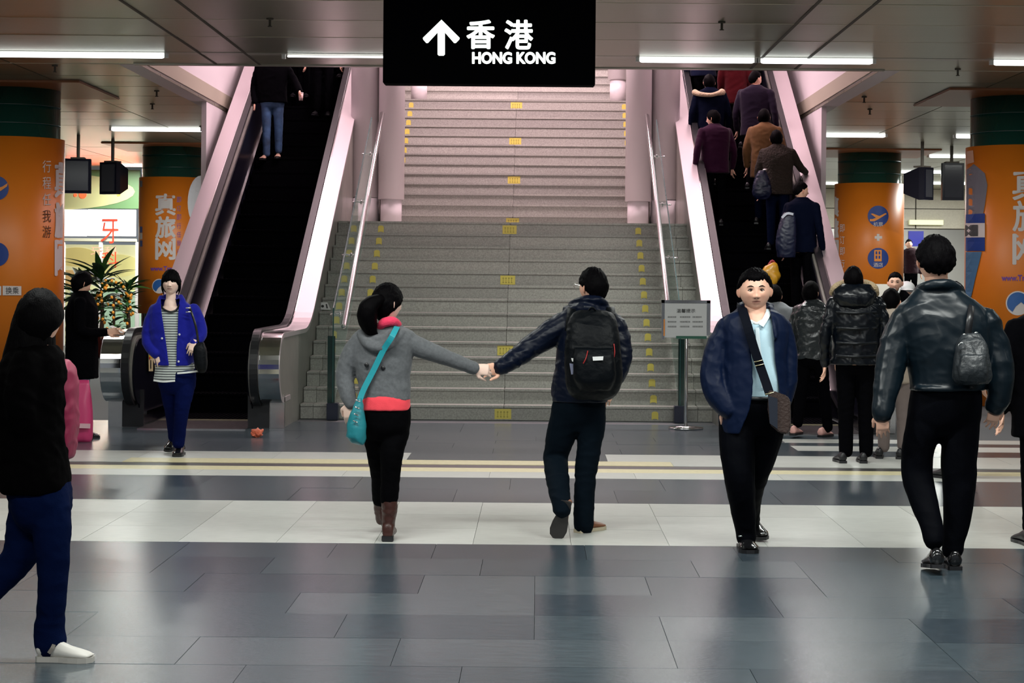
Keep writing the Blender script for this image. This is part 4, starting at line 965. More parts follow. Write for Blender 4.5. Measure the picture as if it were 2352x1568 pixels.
B.limb('jacket', [(1300, 712, 9, .02), (1345, 706, 13, -.09), (1392, 710, 10, -.02)], 0)
M_navy = mat('navy_shell', (.0015, .004, .014), .42, bump=.3, bscale=9, spec=.2)
B.build('jacket', M_navy, .007, 3, .008, (7, 7, 17))
B.rows('trousers', [(910, 1272, 1392, .24), (940, 1266, 1390, .24), (970, 1268, 1386, .20), (990, 1282, 1376, .13)], .8)
B.limb('trousers', [(1302, 935, 33), (1296, 970, 35), (1286, 1010, 33, .02), (1276, 1052, 29, .05), (1281, 1100, 27, -.10), (1288, 1150, 23, -.28), (1291, 1172, 20, -.33)], .7)
B.limb('trousers', [(1358, 930, 33), (1357, 970, 34), (1354, 1020, 29), (1346, 1080, 26, .0), (1342, 1150, 24), (1340, 1196, 24), (1340, 1209, 23)], .7)
B.build('trousers', cloth('dark_denim', (.002, .005, .009), sheen=.0, spec=.05), .008, 6, .006, (7, 7, 14))
c = B.px(1322, 1222, 0); B.shoe((B.px(1326, 1222).x, DBm-.03, .0), (.62, .78, 0), mat('brown_shoe', (.22, .08, .035), .45), mat('cream_sole', (.55, .48, .35), .5), .27, .10, .08)
hl = B.px(1300, 1152, -.36); to = B.px(1277, 1236, -.30); dr = (to-hl)
B.shoe(hl, dr, mat('brown_shoe'), mat('dark_sole', (.012, .010, .010), .6), dr.length, .10, .08, up=(.15, 1, .25))
hc = B.px(1362, 660); B.head(hc, .228, (-.62, .78), 'thick', thick=.015, pitch=.02)
B.neck(B.px(1358, 712), B.px(1360, 680), .056)
B.hand(B.px(1152, 844, -.18), (-.86, -.03, -.14), (-.1, 1, .1), 1.0, .9, 1)
B.hand(B.px(1400, 888, .03), (-.3, .1, -1), (0, -1, 0), 1, .4)
B.build('body', B.skin, .0055, 2)
meshpart(B.root, 'glasses', M_chrome, lambda b: (tube(b, [B.px(1338, 657, -.0), B.px(1327, 654, .06), B.px(1320, 654, .09)], [.002]*3, 3, 6), tube(b, [B.px(1321, 651, .09), B.px(1318, 657, .09), B.px(1322, 662, .09)], [.0025]*3, 3, 6)))
bp = thing('backpack', 'dark backpack with white reflective patch on the back of the padded jacket man', 'backpack', B.px(1360, 915, -.25))
M_pack = mat('pack_nylon', (.0015, .0025, .004), .5, spec=.12, bump=.3, bscale=20)
PB = Person.__new__(Person); PB.root = bp; PB.L = {}; PB.hero = 1; PB.D = DBm; PB.seed = 3; PB.heads = []
def prow(P_, lay, rows, e=3): P_.rows(lay, rows, 0, 4, 28, e)
prow(PB, 'pack', [(712, 1330, 1392, .06, -.17), (724, 1312, 1410, .14, -.20), (760, 1302, 1420, .20, -.23), (820, 1298, 1426, .23, -.25), (870, 1300, 1428, .24, -.25), (900, 1306, 1418, .20, -.24), (918, 1325, 1400, .12, -.22)])
prow(PB, 'pack', [(800, 1322, 1406, .06, -.35), (825, 1318, 1410, .12, -.36), (870, 1320, 1412, .13, -.36), (895, 1335, 1400, .08, -.34)])
PB.build('pack', M_pack, .007, 3, .006, (9, 9, 12), name='pack_body')
for n_, pts, m_ in (('reflective_patch', [(1361, 819), (1386, 818), (1385, 827), (1362, 828)], mat('reflector', (.8, .8, .8), .4)), ('side_patch', [(1312, 822), (1328, 824), (1329, 830), (1314, 830)], mat('reflector', (.8, .8, .8), .4)),
                    ('side_patch', [(1308, 834), (1320, 836), (1326, 858), (1312, 860)], mat('grey_patch', (.16, .17, .25), .5))):
    dd = -.435 if n_ == 'reflective_patch' else -.365
    bm = NB(); loft(bm, [[B.px(x, y, dd) for x, y in pts], [B.px(x, y, dd+.04) for x, y in pts]]); obj(n_, bm, m_, bp)
M_pipe = mat('red_piping', (.30, .01, .01), .5)
meshpart(bp, 'red_piping', M_pipe, lambda b: tube(b, [B.px(1410, 790, -.345), B.px(1412, 810, -.355), B.px(1407, 832, -.365)], [.0035]*3, 4, 8))
meshpart(bp, 'red_piping', M_pipe, lambda b: tube(b, [B.px(1350, 806, -.40), B.px(1346, 822, -.43), B.px(1340, 834, -.43)], [.0035]*3, 4, 8))
for sx, x0 in ((-1, 1312), (1, 1404)): meshpart(bp, 'strap', M_pack, lambda b: ribbon(b, [B.px(x0+6*sx, 760, -.16), B.px(x0, 722, -.13), B.px(x0-2*sx, 706, -.02), B.px(x0, 722, .12)], .055, .01, (0, 0, 1)))
meshpart(bp, 'grab_handle', M_pack, lambda b: tube(b, [B.px(1350, 716, -.20), B.px(1360, 706, -.22), B.px(1370, 716, -.20)], [.007]*3, 4, 8))

# ---------------------------------------------------------------- C: man facing camera
DC = 6966/(1259-640)
C = Person('man in navy jacket and pale blue shirt walking towards the camera', (P(1718, 1262, DC).x, DC, 0), 2)
C.rows('shirt', [(718, 1706, 1764, .15), (730, 1690, 1780, .18), (760, 1682, 1790, .25), (820, 1680, 1796, .29), (870, 1682, 1800, .32), (912, 1680, 1800, .31)], .85)
C.limb('shirt', [(1710, 714, 7, .03), (1735, 708, 8, .08), (1762, 716, 7, .03)], 0)
C.build('shirt', cloth('pale_blue_shirt', (.50, .70, .80), .7), .007, 2, .0035, (8, 8, 6), cuts=[([(1706, 700), (1714, 722), (1727, 738), (1738, 743), (1748, 738), (1758, 722), (1764, 700)], DC+.0)])
for pts in ([(1701, 702, .02), (1706, 716, -.075), (1714, 732, -.112), (1726, 746, -.135)], [(1767, 708, .02), (1764, 720, -.075), (1757, 734, -.112), (1748, 748, -.135)]):
    meshpart(C.root, 'collar', cloth('collar_white', (.66, .78, .84), .7), lambda b: ribbon(b, [C.px(*q) for q in pts], .032, .006, (0, -1, .4)), False)
meshpart(C.root, 'undershirt', cloth('undershirt_white', (.8, .8, .8), .7), lambda b: tube(b, [C.px(1724, 737, -.095), C.px(1738, 743, -.105), C.px(1750, 737, -.095)], [.010]*3, 4, 10))
meshpart(C.root, 'placket', cloth('collar_white', (.66, .78, .84), .7), lambda b: ribbon(b, [C.px(1739, 752, -.131), C.px(1743, 800, -.152), C.px(1749, 850, -.166), C.px(1754, 890, -.172)], .024, .003, (0, -1, 0)), False)
C.navy_body = 0
C.rows('navy', [(706, 1700, 1772, .17, .02), (716, 1682, 1790, .22), (730, 1662, 1806, .26), (760, 1654, 1812, .31), (820, 1656, 1808, .34), (880, 1652, 1812, .36), (930, 1650, 1816, .37), (975, 1652, 1814, .37), (992, 1654, 1812, .36)], 0)
C.limb('navy', [(1676, 752, 30), (1650, 800, 30, .0), (1638, 860, 30, -.03), (1648, 905, 29, -.07), (1674, 940, 24, -.10)])
C.limb('navy', [(1790, 750, 28), (1806, 800, 24), (1810, 860, 22, -.02), (1804, 905, 22, -.03), (1790, 940, 20, -.06)])
C.limb('navy', [(1702, 702, 8, .04), (1706, 718, 9, -.06), (1716, 745, 8, -.13), (1724, 775, 5, -.155)], 0)
C.limb('navy', [(1768, 704, 8, .04), (1770, 720, 9, -.06), (1776, 745, 8, -.13), (1781, 775, 5, -.155)], 0)
C.limb('navy', [(1700, 702, 8, .05), (1735, 694, 8, .10), (1770, 704, 8, .05)], 0)
open_c = [(1706, 690), (1722, 782), (1730, 843), (1731, 880), (1728, 915), (1722, 945), (1704, 985), (1694, 1010), (1840, 1010), (1800, 960), (1792, 915), (1788, 877), (1780, 825), (1776, 770), (1768, 712), (1762, 690)]
hem = [(1600, 992), (1680, 992), (1697, 1000), (1697, 1040), (1600, 1040)]
C.build('navy', mat('navy_nylon', (.002, .007, .028), .5, bump=.25, bscale=8, spec=.14), .007, 2, .007, (6, 6, 9), cuts=[(open_c, DC-.02)], name='jacket', solid=.006)
C.rows('trousers', [(906, 1664, 1806, .29), (935, 1656, 1812, .32), (965, 1656, 1806, .27), (1000, 1670, 1786, .18)], .8)
C.limb('trousers', [(1696, 945, 41, 0), (1693, 985, 42, -.02), (1694, 1040, 40, -.06), (1699, 1100, 35, -.08), (1706, 1160, 30, -.03), (1713, 1215, 25, .02), (1714, 1234, 24, .02)], .7)
C.limb('trousers', [(1766, 945, 41, 0), (1762, 985, 40, .02), (1750, 1040, 36, .06), (1735, 1090, 31, .12), (1722, 1150, 27, .30), (1724, 1205, 23, .46)], .7)
C.build('trousers', cloth('black_slacks', (.0012, .0015, .003), .7, sheen=0, spec=.04), .008, 6, .005, (6, 6, 5))
meshpart(C.root, 'belt', M_rubber, lambda b: tube(b, [Vector((C.px(1733, 911).x+.19*math.cos(a), DC+.166*math.sin(a), C.px(1733, 911).z)) for a in [2*math.pi*j/24 for j in range(25)]], [.012]*25, 1, 8, False))
M_shine = mat('polished_black', (.006, .006, .007), .14, coat=.5)
C.shoe((C.px(1713, 1250).x, DC+.14, 0), (.04, -1, 0), M_shine, None, .29, .115, .095)
meshpart(C.root, 'buckle', M_chrome, lambda b: box(b, C.px(1699, 1234).x-.012, C.px(1699, 1234).x+.016, DC-.035, DC-.02, .082, .094, .003))
C.shoe(Vector((C.px(1726, 1215, .45).x, DC+.62, .06)), (.22, -1, -.18), M_shine, None, .28, .105, .09, up=(0, -.2, 1))
hc = C.px(1734, 668, -.02); C.head(hc, .245, (-.03, -1), 'parted', pitch=-.03, tilt=.03, fat=1.12, eyes=1.0, thick=.015, wide=1.1)
C.neck(C.px(1735, 730), C.px(1735, 690), .066)
C.hand(C.px(1672, 938, -.09), (.3, 0, -1), (0, -1, 0), 1, .5)
C.hand(C.px(1790, 938, -.06), (-.2, 0, -1), (0, -1, 0), 1, .5)
C.build('body', C.skin, .0055, 2)
mb = thing('messenger_bag', 'brown messenger bag on a wide dark strap across the pale blue shirt', 'bag', C.px(1790, 990, -.25))
M_mb = mat('brown_canvas', (.035, .018, .014), .55, bump=.3, bscale=60)
bm = NB(); pf = [(1764, 896), (1776, 897), (1790, 903), (1806, 908), (1814, 920), (1815, 985), (1808, 997), (1790, 994), (1768, 975), (1763, 940)]
loft(bm, [[C.px(x, y, -.30) for x, y in pf], [C.px(x+2, y, -.20) for x, y in pf]]); bmesh.ops.bevel(bm, geom=bm.edges[:], offset=.008, segments=2, affect='EDGES'); obj('pouch', bm, M_mb, mb)
pf = [(1764, 908), (1786, 915), (1786, 985), (1768, 972)]
bm = NB(); loft(bm, [[C.px(x, y, -.315) for x, y in pf], [C.px(x, y, -.295) for x, y in pf]]); obj('side_gusset', bm, mat('dark_gusset', (.012, .016, .028), .4), mb)
bm = NB(); ribbon(bm, [C.px(1702, 700, .06), C.px(1706, 712, -.09), C.px(1718, 752, -.17), C.px(1732, 800, -.185), C.px(1745, 838, -.195), C.px(1757, 872, -.22), C.px(1768, 905, -.26)], A.m(20), .006, (0, -1, 0)); obj('strap', bm, mat('strap_black', (.003, .004, .008), .7, spec=.05), mb)
for y, x in ((829, 1742), (838, 1745), (903, 1768)): meshpart(mb, 'strap_buckle', mat('brass', (.75, .65, .40), .2, metal=1), lambda b: tube(b, [C.px(x-9, y+2, -.203 if y < 900 else -.32), C.px(x+9, y-2, -.203 if y < 900 else -.32)], [.004]*2, 1, 8))

# ---------------------------------------------------------------- D: man in leather jacket
DD_ = 6966/(1297-640)
Dm = Person('man in black leather jacket and black trousers seen from behind, right foreground', (P(2178, 1305, DD_).x, DD_, 0), 2)
Dm.rows('jacket', [(650, 2112, 2196, .15), (668, 2100, 2212, .18), (690, 2078, 2240, .22), (706, 2062, 2262, .26), (740, 2058, 2276, .31), (800, 2074, 2278, .33), (850, 2086, 2270, .31), (893, 2092, 2258, .30)])
Dm.limb('jacket', [(2078, 735, 34), (2056, 790, 36, .0), (2044, 850, 34, -.03), (2034, 905, 29, -.08), (2026, 950, 23, -.12)])
Dm.limb('jacket', [(2262, 738, 36), (2284, 790, 34, -.0), (2296, 850, 33, -.02), (2296, 905, 28, -.02), (2286, 932, 24, .0)])
Dm.limb('jacket', [(2108, 668, 10, .03), (2130, 655, 12, -.07), (2165, 652, 13, -.09), (2196, 658, 11, -.05), (2210, 670, 9, .03)], 0)
Dm.limb('jacket', [(2094, 892, 5, 0), (2120, 893, 6, -.13), (2175, 894, 6, -.15), (2230, 893, 6, -.13), (2258, 892, 5, 0)], 0)
M_leather = mat('black_leather', (.002, .0065, .011), .36, bump=.12, bscale=7, spec=.32)
Dm.build('jacket', M_leather, .0075, 5, .007, (6, 6, 10))
Dm.rows('trousers', [(886, 2095, 2252, .27), (930, 2088, 2254, .28), (970, 2084, 2250, .24), (1000, 2098, 2236, .16)], .8)
Dm.limb('trousers', [(2130, 935, 42), (2121, 985, 42), (2108, 1040, 38, .02), (2106, 1090, 36, .02), (2122, 1150, 32, -.05), (2140, 1210, 26, -.14), (2146, 1240, 24, -.18)], .7)
Dm.limb('trousers', [(2208, 935, 44), (2206, 985, 44), (2202, 1050, 42), (2204, 1120, 38), (2198, 1190, 32), (2190, 1240, 26), (2188, 1262, 25)], .7)
Dm.build('trousers', mat('black_slacks'), .008, 6, .005, (6, 6, 5))
c = Dm.px(2188, 1303); Dm.shoe((c.x, DD_-.07, 0), (.05, 1, 0), M_shine, None, .29, .11, .10)
c = Dm.px(2148, 1290, -.2); Dm.shoe((c.x, DD_-.27, .04), (.05, 1, -.12), M_shine, None, .29, .11, .10, up=(0, .12, 1))
Dm.head(Dm.px(2148, 600, -.0), .262, (-.05, 1), 'short', fat=1.06, thick=.016, wide=1.25)
Dm.neck(Dm.px(2152, 680), Dm.px(2150, 630), .068)
Dm.hand(Dm.px(2026, 950, -.12), (.05, .02, -1), (-.3, -1, 0), .95, .5, 1)
Dm.hand(Dm.px(2288, 930, .0), (-.2, .1, -1), (.2, -1, 0), 1, .5, -1)
Dm.build('body', Dm.skin, .006, 2)
sb = thing('small_backpack', 'small black bag hanging on the back of the leather jacket man', 'bag', Dm.px(2230, 880, -.3))
PB = Person.__new__(Person); PB.root = sb; PB.L = {}; PB.hero = 1; PB.D = DD_; PB.seed = 8; PB.heads = []
prow(PB, 'pack', [(765, 2212, 2252, .06, -.20), (790, 2200, 2264, .13, -.22), (830, 2192, 2272, .17, -.23), (865, 2190, 2276, .17, -.23), (882, 2200, 2270, .10, -.22)])
prow(PB, 'pack', [(815, 2206, 2262, .05, -.31), (850, 2202, 2268, .08, -.32), (876, 2206, 2266, .05, -.31)])
PB.build('pack', mat('soft_black', (.016, .020, .024), .45, bump=.5, bscale=25), .007, 3, .008, (10, 10, 10), name='pouch')
meshpart(sb, 'strap', M_rubber, lambda b: ribbon(b, [Dm.px(2222, 775, -.2), Dm.px(2228, 730, -.2), Dm.px(2232, 702, -.10), Dm.px(2234, 700, .06)], .035, .006, (0, -1, .3)))
meshpart(sb, 'ring', M_chrome, lambda b: tube(b, [Dm.px(2209+8*math.cos(a), 796+9*math.sin(a), -.30) for a in [math.pi*(1+1.1*j/10) for j in range(11)]], [.0035]*11, 1, 8))
for x, y in ((2215, 768), (2242, 764)): meshpart(sb, 'buckle', M_chrome, lambda b: ellipsoid(b, Dm.px(x, y, -.265), (.010, .004, .006)))
# ---------------------------------------------------------------- F: woman in blue jacket
DF = 6966/(1054-640)
Fw = Person('woman in bright blue jacket over striped top walking towards the camera', (P(405, 1046, DF).x, DF, 0), 2, M_skinp)
M_stripe = cloth('striped_knit', (.42, .45, .44))
nt = M_stripe.node_tree; tcn = nt.nodes.new('ShaderNodeTexCoord'); wv = nt.nodes.new('ShaderNodeTexWave'); wv.bands_direction = 'Z'; wv.inputs['Scale'].default_value = 14; wv.inputs['Distortion'].default_value = .4
cr = nt.nodes.new('ShaderNodeValToRGB'); cr.color_ramp.elements[0].color = (.10, .11, .12, 1); cr.color_ramp.elements[1].color = (.55, .60, .58, 1); cr.color_ramp.elements[0].position = .35; cr.color_ramp.elements[1].position = .55
nt.links.new(tcn.outputs['Object'], wv.inputs[0]); nt.links.new(wv.outputs[0], cr.inputs[0]); nt.links.new(cr.outputs[0], nt.nodes['Principled BSDF'].inputs['Base Color'])
Fw.rows('shirt', [(704, 372, 412, .14), (716, 362, 424, .17), (740, 358, 434, .22), (790, 360, 440, .23), (840, 358, 446, .25), (872, 353, 454, .26)], .86)
Fw.build('shirt', M_stripe, .0075, 2, .0035, (8, 8, 6), cuts=[([(374, 690), (374, 700), (380, 712), (391, 716), (403, 712), (410, 700), (410, 690)], DF), ([(404, 858), (407, 853), (470, 850), (470, 885), (404, 885)], DF+9)])
M_hem = cloth('white_hem', (.75, .78, .78))
for pts in ([(353, 873, -.10), (375, 876, -.135), (402, 874, -.135)], [(407, 857, -.14), (430, 855, -.13), (455, 852, -.08)]):
    meshpart(Fw.root, 'hem', M_hem, lambda b: ribbon(b, [Fw.px(x, y, d) for x, y, d in pts], .016, .006, (0, -1, 0)), False)
meshpart(Fw.root, 'neckline', M_rubber, lambda b: tube(b, [Fw.px(x, y, d) for x, y, d in ((370, 700, -.02), (375, 709, -.075), (391, 716, -.10), (405, 711, -.08), (412, 700, -.02))], [.009]*5, 4, 8))
Fw.rows('blue', [(686, 372, 414, .14, .02), (696, 358, 432, .18), (706, 346, 448, .21), (735, 342, 456, .25), (780, 344, 452, .27), (815, 352, 446, .28), (838, 356, 444, .28)], 0)
Fw.limb('blue', [(356, 712, 15), (344, 745, 15, 0), (340, 785, 14, -.03), (358, 812, 12, -.10)])
Fw.limb('blue', [(444, 710, 15), (458, 740, 14, 0), (462, 770, 13, -.04), (446, 788, 11, -.11)])
Fw.limb('blue', [(370, 684, 7, .03), (366, 700, 8, -.04), (370, 722, 5, -.09)], 0); Fw.limb('blue', [(414, 682, 7, .03), (420, 698, 8, -.04), (416, 722, 5, -.09)], 0); Fw.limb('blue', [(372, 684, 6, .05), (393, 680, 7, .07), (414, 684, 6, .05)], 0)
open_f = [(374, 672), (370, 690), (371, 713), (378, 760), (384, 800), (390, 850), (402, 850), (405, 820), (406, 780), (409, 713), (412, 690), (408, 672)]
hemf = [(330, 834), (362, 842), (388, 834), (388, 870), (330, 870)]
Fw.build('blue', cloth('royal_blue_twill', (.006, .009, .24), .7), .007, 3, .006, (8, 8, 9), cuts=[(open_f, DF-.02)], name='jacket', solid=.005)
Fw.rows('jeans', [(845, 362, 448, .23), (868, 362, 450, .25), (890, 366, 448, .22), (905, 376, 440, .15)], .8)
Fw.limb('jeans', [(426, 868, 22), (424, 900, 21, -.04), (418, 935, 18, -.06), (414, 975, 15, -.04), (411, 1008, 14.5, .0), (410, 1018, 14, .0)], .7)
Fw.limb('jeans', [(388, 868, 22), (389, 900, 20, .02), (394, 940, 16.5, .06), (397, 980, 13, .22), (398, 1004, 12, .28)], .7)
Fw.build('jeans', cloth('dark_blue_jeans', (.002, .005, .045), sheen=0, spec=.04), .0075, 4, .004)
c = Fw.px(410, 1040); Fw.shoe((c.x, DF+.16, 0), (.0, -1, 0), M_shine, None, .25, .095, .10, name='boot')
c = Fw.px(398, 1020, .4); Fw.shoe(Vector((c.x, DF+.50, .05)), (-.1, -1, -.15), M_shine, None, .25, .09, .10, up=(0, -.2, 1), name='boot')
Fw.head(Fw.px(393, 650, -.01), .222, (.02, -1), 'bangs', pitch=.06, fat=1.0, eyes=.45)
Fw.neck(Fw.px(392, 706), Fw.px(393, 668), .046)
Fw.limb('body', [(391, 712, 17, .0), (391, 696, 14, .0)], 0)
Fw.hand(Fw.px(446, 786, -.13), (-.3, -.3, -1), (0, -1, 0), .85, .6)
Fw.hand(Fw.px(362, 812, -.10), (.3, -.2, -1), (0, -1, 0), .85, .6)
Fw.build('body', Fw.skin, .0055, 2)
for sx in (-1, 1): meshpart(Fw.root, 'hair_strand', M_hair, lambda b: tube(b, [Fw.px(393+sx*19, 645, .0), Fw.px(393+sx*20, 662, -.0), Fw.px(393+sx*17, 676, .02)], [.014, .011, .004], 4, 10))
for x, y in ((372, 777), (410, 830), (412, 768)): meshpart(Fw.root, 'button', mat('pale_button', (.6, .6, .65), .3), lambda b: ellipsoid(b, Fw.px(x, y, -.145), (.010, .004, .010), 12, 8))
bg = thing('handbag', 'black handbag at the side of the blue jacket woman', 'bag', Fw.px(460, 850, -.1))
PB = Person.__new__(Person); PB.root = bg; PB.L = {}; PB.hero = 1; PB.D = DF; PB.seed = 12; PB.heads = []
prow(PB, 'p', [(786, 447, 468, .06, -.10), (800, 444, 473, .12, -.11), (825, 446, 476, .14, -.11), (848, 452, 474, .12, -.11), (856, 458, 470, .06, -.11)]); PB.build('p', M_pack, .007, 3, .004, name='pouch')
meshpart(bg, 'strap', M_rubber, lambda b: ribbon(b, [Fw.px(456, 790, -.12), Fw.px(450, 750, -.17), Fw.px(438, 712, -.13), Fw.px(434, 700, .02)], .02, .005, (0, -1, 0)))
for y in (707, 716): meshpart(bg, 'strap_buckle', M_chrome, lambda b: tube(b, [Fw.px(428, y, -.15), Fw.px(437, y, -.145)], [.006, .006], 1, 8))
# ---------------------------------------------------------------- E: near left woman walking out of frame
DE = 6966/(1515+9-640)
E_ = Person('long haired woman in black coat and jeans walking across at the left picture edge', (P(120, 1505, DE).x, DE, 0), 1, M_skin)
E_.rows('coat', [(792, 40, 128, .2), (820, 12, 146, .28), (870, -4, 150, .34), (940, -6, 148, .36), (1020, -2, 150, .36), (1105, 0, 158, .38), (1128, 8, 156, .36)])
E_.limb('coat', [(60, 840, 40, -.12), (46, 930, 36, -.18), (66, 1000, 30, -.13), (76, 1030, 24, -.08)])
E_.limb('coat', [(110, 840, 40, .14), (124, 930, 34, .2), (126, 1010, 30, .18), (120, 1070, 26, .14)])
E_.build('coat', cloth('black_coat', (.0010, .0008, .001), spec=.02, sheen=0), .011, 4, .008)
E_.rows('jeans', [(1100, 14, 158, .32), (1150, 26, 162, .32), (1195, 40, 156, .26), (1220, 60, 140, .15)], .8)
E_.limb('jeans', [(112, 1140, 48, -.04), (118, 1210, 45, -.06), (122, 1280, 38, -.06), (120, 1360, 33, -.04), (114, 1440, 35, 0), (116, 1478, 38, 0)], .7)
E_.limb('jeans', [(72, 1140, 50, .06), (60, 1210, 46, .06), (48, 1270, 42, .06), (0, 1330, 34, .06), (-55, 1390, 28, .06)], .7)
E_.build('jeans', cloth('blue_jeans', (.001, .005, .030), sheen=0, spec=.04), .010, 4, .006)
c = E_.px(90, 1508); E_.shoe((c.x, DE-.02, 0), (.985, -.06, 0), mat('white_trainer', (.62, .60, .56), .5), mat('pale_sole', (.45, .43, .40), .6), .235, .095, .085)
meshpart(E_.root, 'shoe_stripe', mat('grey_stripe', (.18, .16, .14), .5), lambda b: ribbon(b, [E_.px(112, 1500, -.075), E_.px(120, 1488, -.07), E_.px(124, 1480, -.06)], .015, .004, (0, -1, 0)), False)
E_.shoe(E_.px(-70, 1405, .06), (-.4, 0, -1), mat('white_trainer'), mat('pale_sole'), .235, .095, .085, up=(-1, 0, .4))
E_.head(E_.px(92, 735), .225, (.35, .94), 'full', thick=.02)
E_.neck(E_.px(86, 810), E_.px(88, 770), .052)
E_.hand(E_.px(76, 1035, -.04), (.2, .1, -1), (0, -1, 0), .95, .5); E_.hand(E_.px(120, 1075, .14), (.1, 0, -1), (0, -1, 0), .95, .5)
E_.build('body', E_.skin, .009, 2)
def lh(b):
    E2 = [(690, 46, 128, .20), (740, 28, 136, .24), (800, 14, 142, .26), (860, 6, 140, .26), (900, 14, 120, .2)]
    for y0, xl, xr, dp in []: pass
E_.rows('hair', [(684, 52, 116, .13, .03), (720, 36, 122, .20, .03), (770, 24, 124, .24, .03), (830, 10, 122, .26, .03), (890, 8, 112, .22, .03), (915, 30, 90, .1, .03)], 0)
E_.build('hair', M_hair, .010, 3, .010, (14, 14, 3), name='long_hair')
pk = thing('shoulder_bag', 'magenta bag in front of the black coat woman at the left edge', 'bag', E_.px(150, 1060, .1))
PB = Person.__new__(Person); PB.root = pk; PB.L = {}; PB.hero = 1; PB.D = DE; PB.seed = 12; PB.heads = []
prow(PB, 'p', [(826, 128, 158, .10, .12), (850, 122, 172, .20, .12), (900, 118, 176, .24, .12), (960, 118, 176, .24, .12), (1020, 120, 172, .24, .12), (1055, 126, 164, .16, .12)]); PB.build('p', mat('magenta_vinyl', (.24, .008, .05), .5), .010, 4, .006, name='pouch')
meshpart(pk, 'strap', mat('magenta_vinyl'), lambda b: ribbon(b, [E_.px(140, 835, .05), E_.px(118, 812, .0), E_.px(100, 800, .0)], .03, .008, (0, -1, .3)))

# ---------------------------------------------------------------- generic passers-by
def simple(label, x, D, z0, H, face, top, trs, hair='short', coat=.50, w=.215, skin=None, hero=0, stride=0, arms='down', shoes=None, group=None, head_f=None, fat=1, vox=.014, legs=True, eyes=None, pitch=0, dep=.25, folds=.006, lean=0, leg_w=1.0, topn='coat'):
    f = Vector((face[0], face[1], 0)).normalized(); r = Vector((f.y, -f.x, 0)); k = F/D
    yp = lambda z: CY-(z0+z-H0)*k+TH*(x-CX)
    p = Person(label, (P(x, 0, D).x, D, z0), hero, skin, group); p.f = f
    def pt(o, fo, z, rad): v = r*o+f*(fo+lean*z/H); return (x+v.x*k, yp(z), rad*k, v.y)
    def row(z, hw, hd, fo=0):
        W_ = math.hypot(hw*r.x, hd*f.x); Dp = 2*math.hypot(hw*r.y, hd*f.y); v = f*(fo+lean*z/H); return (yp(z), x+v.x*k-W_*k, x+v.x*k+W_*k, Dp, v.y)
    s_ = H/1.7
    p.rows('top', [row(1.50*s_, .07*s_, .06), row(1.46*s_, .13*s_, .09), row(1.41*s_, w*.88, .11), row(1.30*s_, w*.93, dep*.5), row(1.1*s_, w*.86, dep*.5), row(.95*s_, w*.86, dep*.5), row(coat*H, w*.90, dep*.52)])
    hands = []
    for sx in (-1, 1):
        sh = pt(sx*(w-.045), 0, 1.38*s_, .062*s_)
        if arms == 'down': a = [sh, pt(sx*(w+.03), -.03, 1.10*s_, .052), pt(sx*(w+.035), .05, .86*s_, .042)]; hd = (0, .1, -1)
        elif arms == 'front' : a = [sh, pt(sx*(w+.01), .02, 1.10*s_, .052), pt(sx*(w-.09), .24, 1.08*s_, .042)]; hd = (0, 1, .1)
        elif arms == 'rail' and sx > 0: a = [sh, pt(sx*(w+.05), .10, 1.18*s_, .055), pt(sx*(w+.10), .32, 1.10*s_, .046)]; hd = (0, 1, -.2)
        elif arms == 'railL' and sx < 0: a = [sh, pt(sx*(w+.08), .02, 1.18*s_, .055), pt(sx*(w+.16), .16, 1.02*s_, .046)]; hd = (0, 1, -.4)
        else: a = [sh, pt(sx*(w+.03), -.02, 1.10*s_, .052), pt(sx*(w+.02), .08, .86*s_, .042)]; hd = (0, .1, -1)
        p.limb('top', a); e = a[-1]; dv = r*hd[0]+f*hd[1]+Vector((0, 0, hd[2])); hands.append(p.px(e[0], e[1], e[3])); p.hand(p.px(e[0], e[1], e[3])+dv.normalized()*.03, dv, -r*sx, .95, .55, -sx)
    p.hands = hands
    p.build('top', top, vox, 3, folds, (7, 7, 12), name=topn)
    p.rows('trs', [row(.99*s_, w*.72, .11), row(.88*s_, w*.76, .12), row(.80*s_, w*.68, .10), row(.76*s_, w*.5, .07)], .8)
    for sx in (-1, 1):
        st = stride*sx
        p.limb('trs', [pt(sx*.085, 0, .88*s_, .088*leg_w), pt(sx*.09, st*.5, .50*s_, .066*leg_w), pt(sx*.09, st*.9 if st < 0 else st*1.0, .10+(.05 if st < 0 else 0), .054*leg_w)], .7)
        fo = st*(.9 if st < 0 else 1)
        v = r*(sx*.09)+f*(fo-.08); p.shoe(Vector((p.root.location.x+v.x, D+v.y, z0+(.03 if st < 0 else 0))), f+r*sx*.08, shoes or M_rubber, None, .26, .095, .085)
    p.build('trs', trs, vox, 4, .004, name='trousers')
    hf = head_f or face; hc = p.root.location+Vector((f.x*(.02+lean), f.y*(.02+lean), H-.125))
    p.head(hc, .228, hf, hair, pitch=pitch, fat=fat, eyes=eyes); p.neck(hc+Vector((0, 0, -.19)), hc+Vector((0, 0, -.04)), .052)
    p.build('body', p.skin, vox*.7, 2); p.pt = lambda o, fo, z: (lambda q: p.px(q[0], q[1], q[3]))(pt(o, fo, z, 0)); return p
M_blk = cloth('black_cloth', (.0012, .0012, .002), spec=.03, sheen=0); M_blks = mat('black_down', (.0015, .003, .006), .30, bump=.2, bscale=6, spec=.35)
M_jl = cloth('light_jeans', (.28, .40, .55)); M_jd = cloth('navy_jeans', (.002, .005, .02), sheen=0, spec=.04); M_dn = cloth('dark_navy', (.0015, .003, .012), sheen=0, spec=.05)
M_fur = mat('fawn_fur', (.40, .30, .18), .9, bump=1, bscale=60)
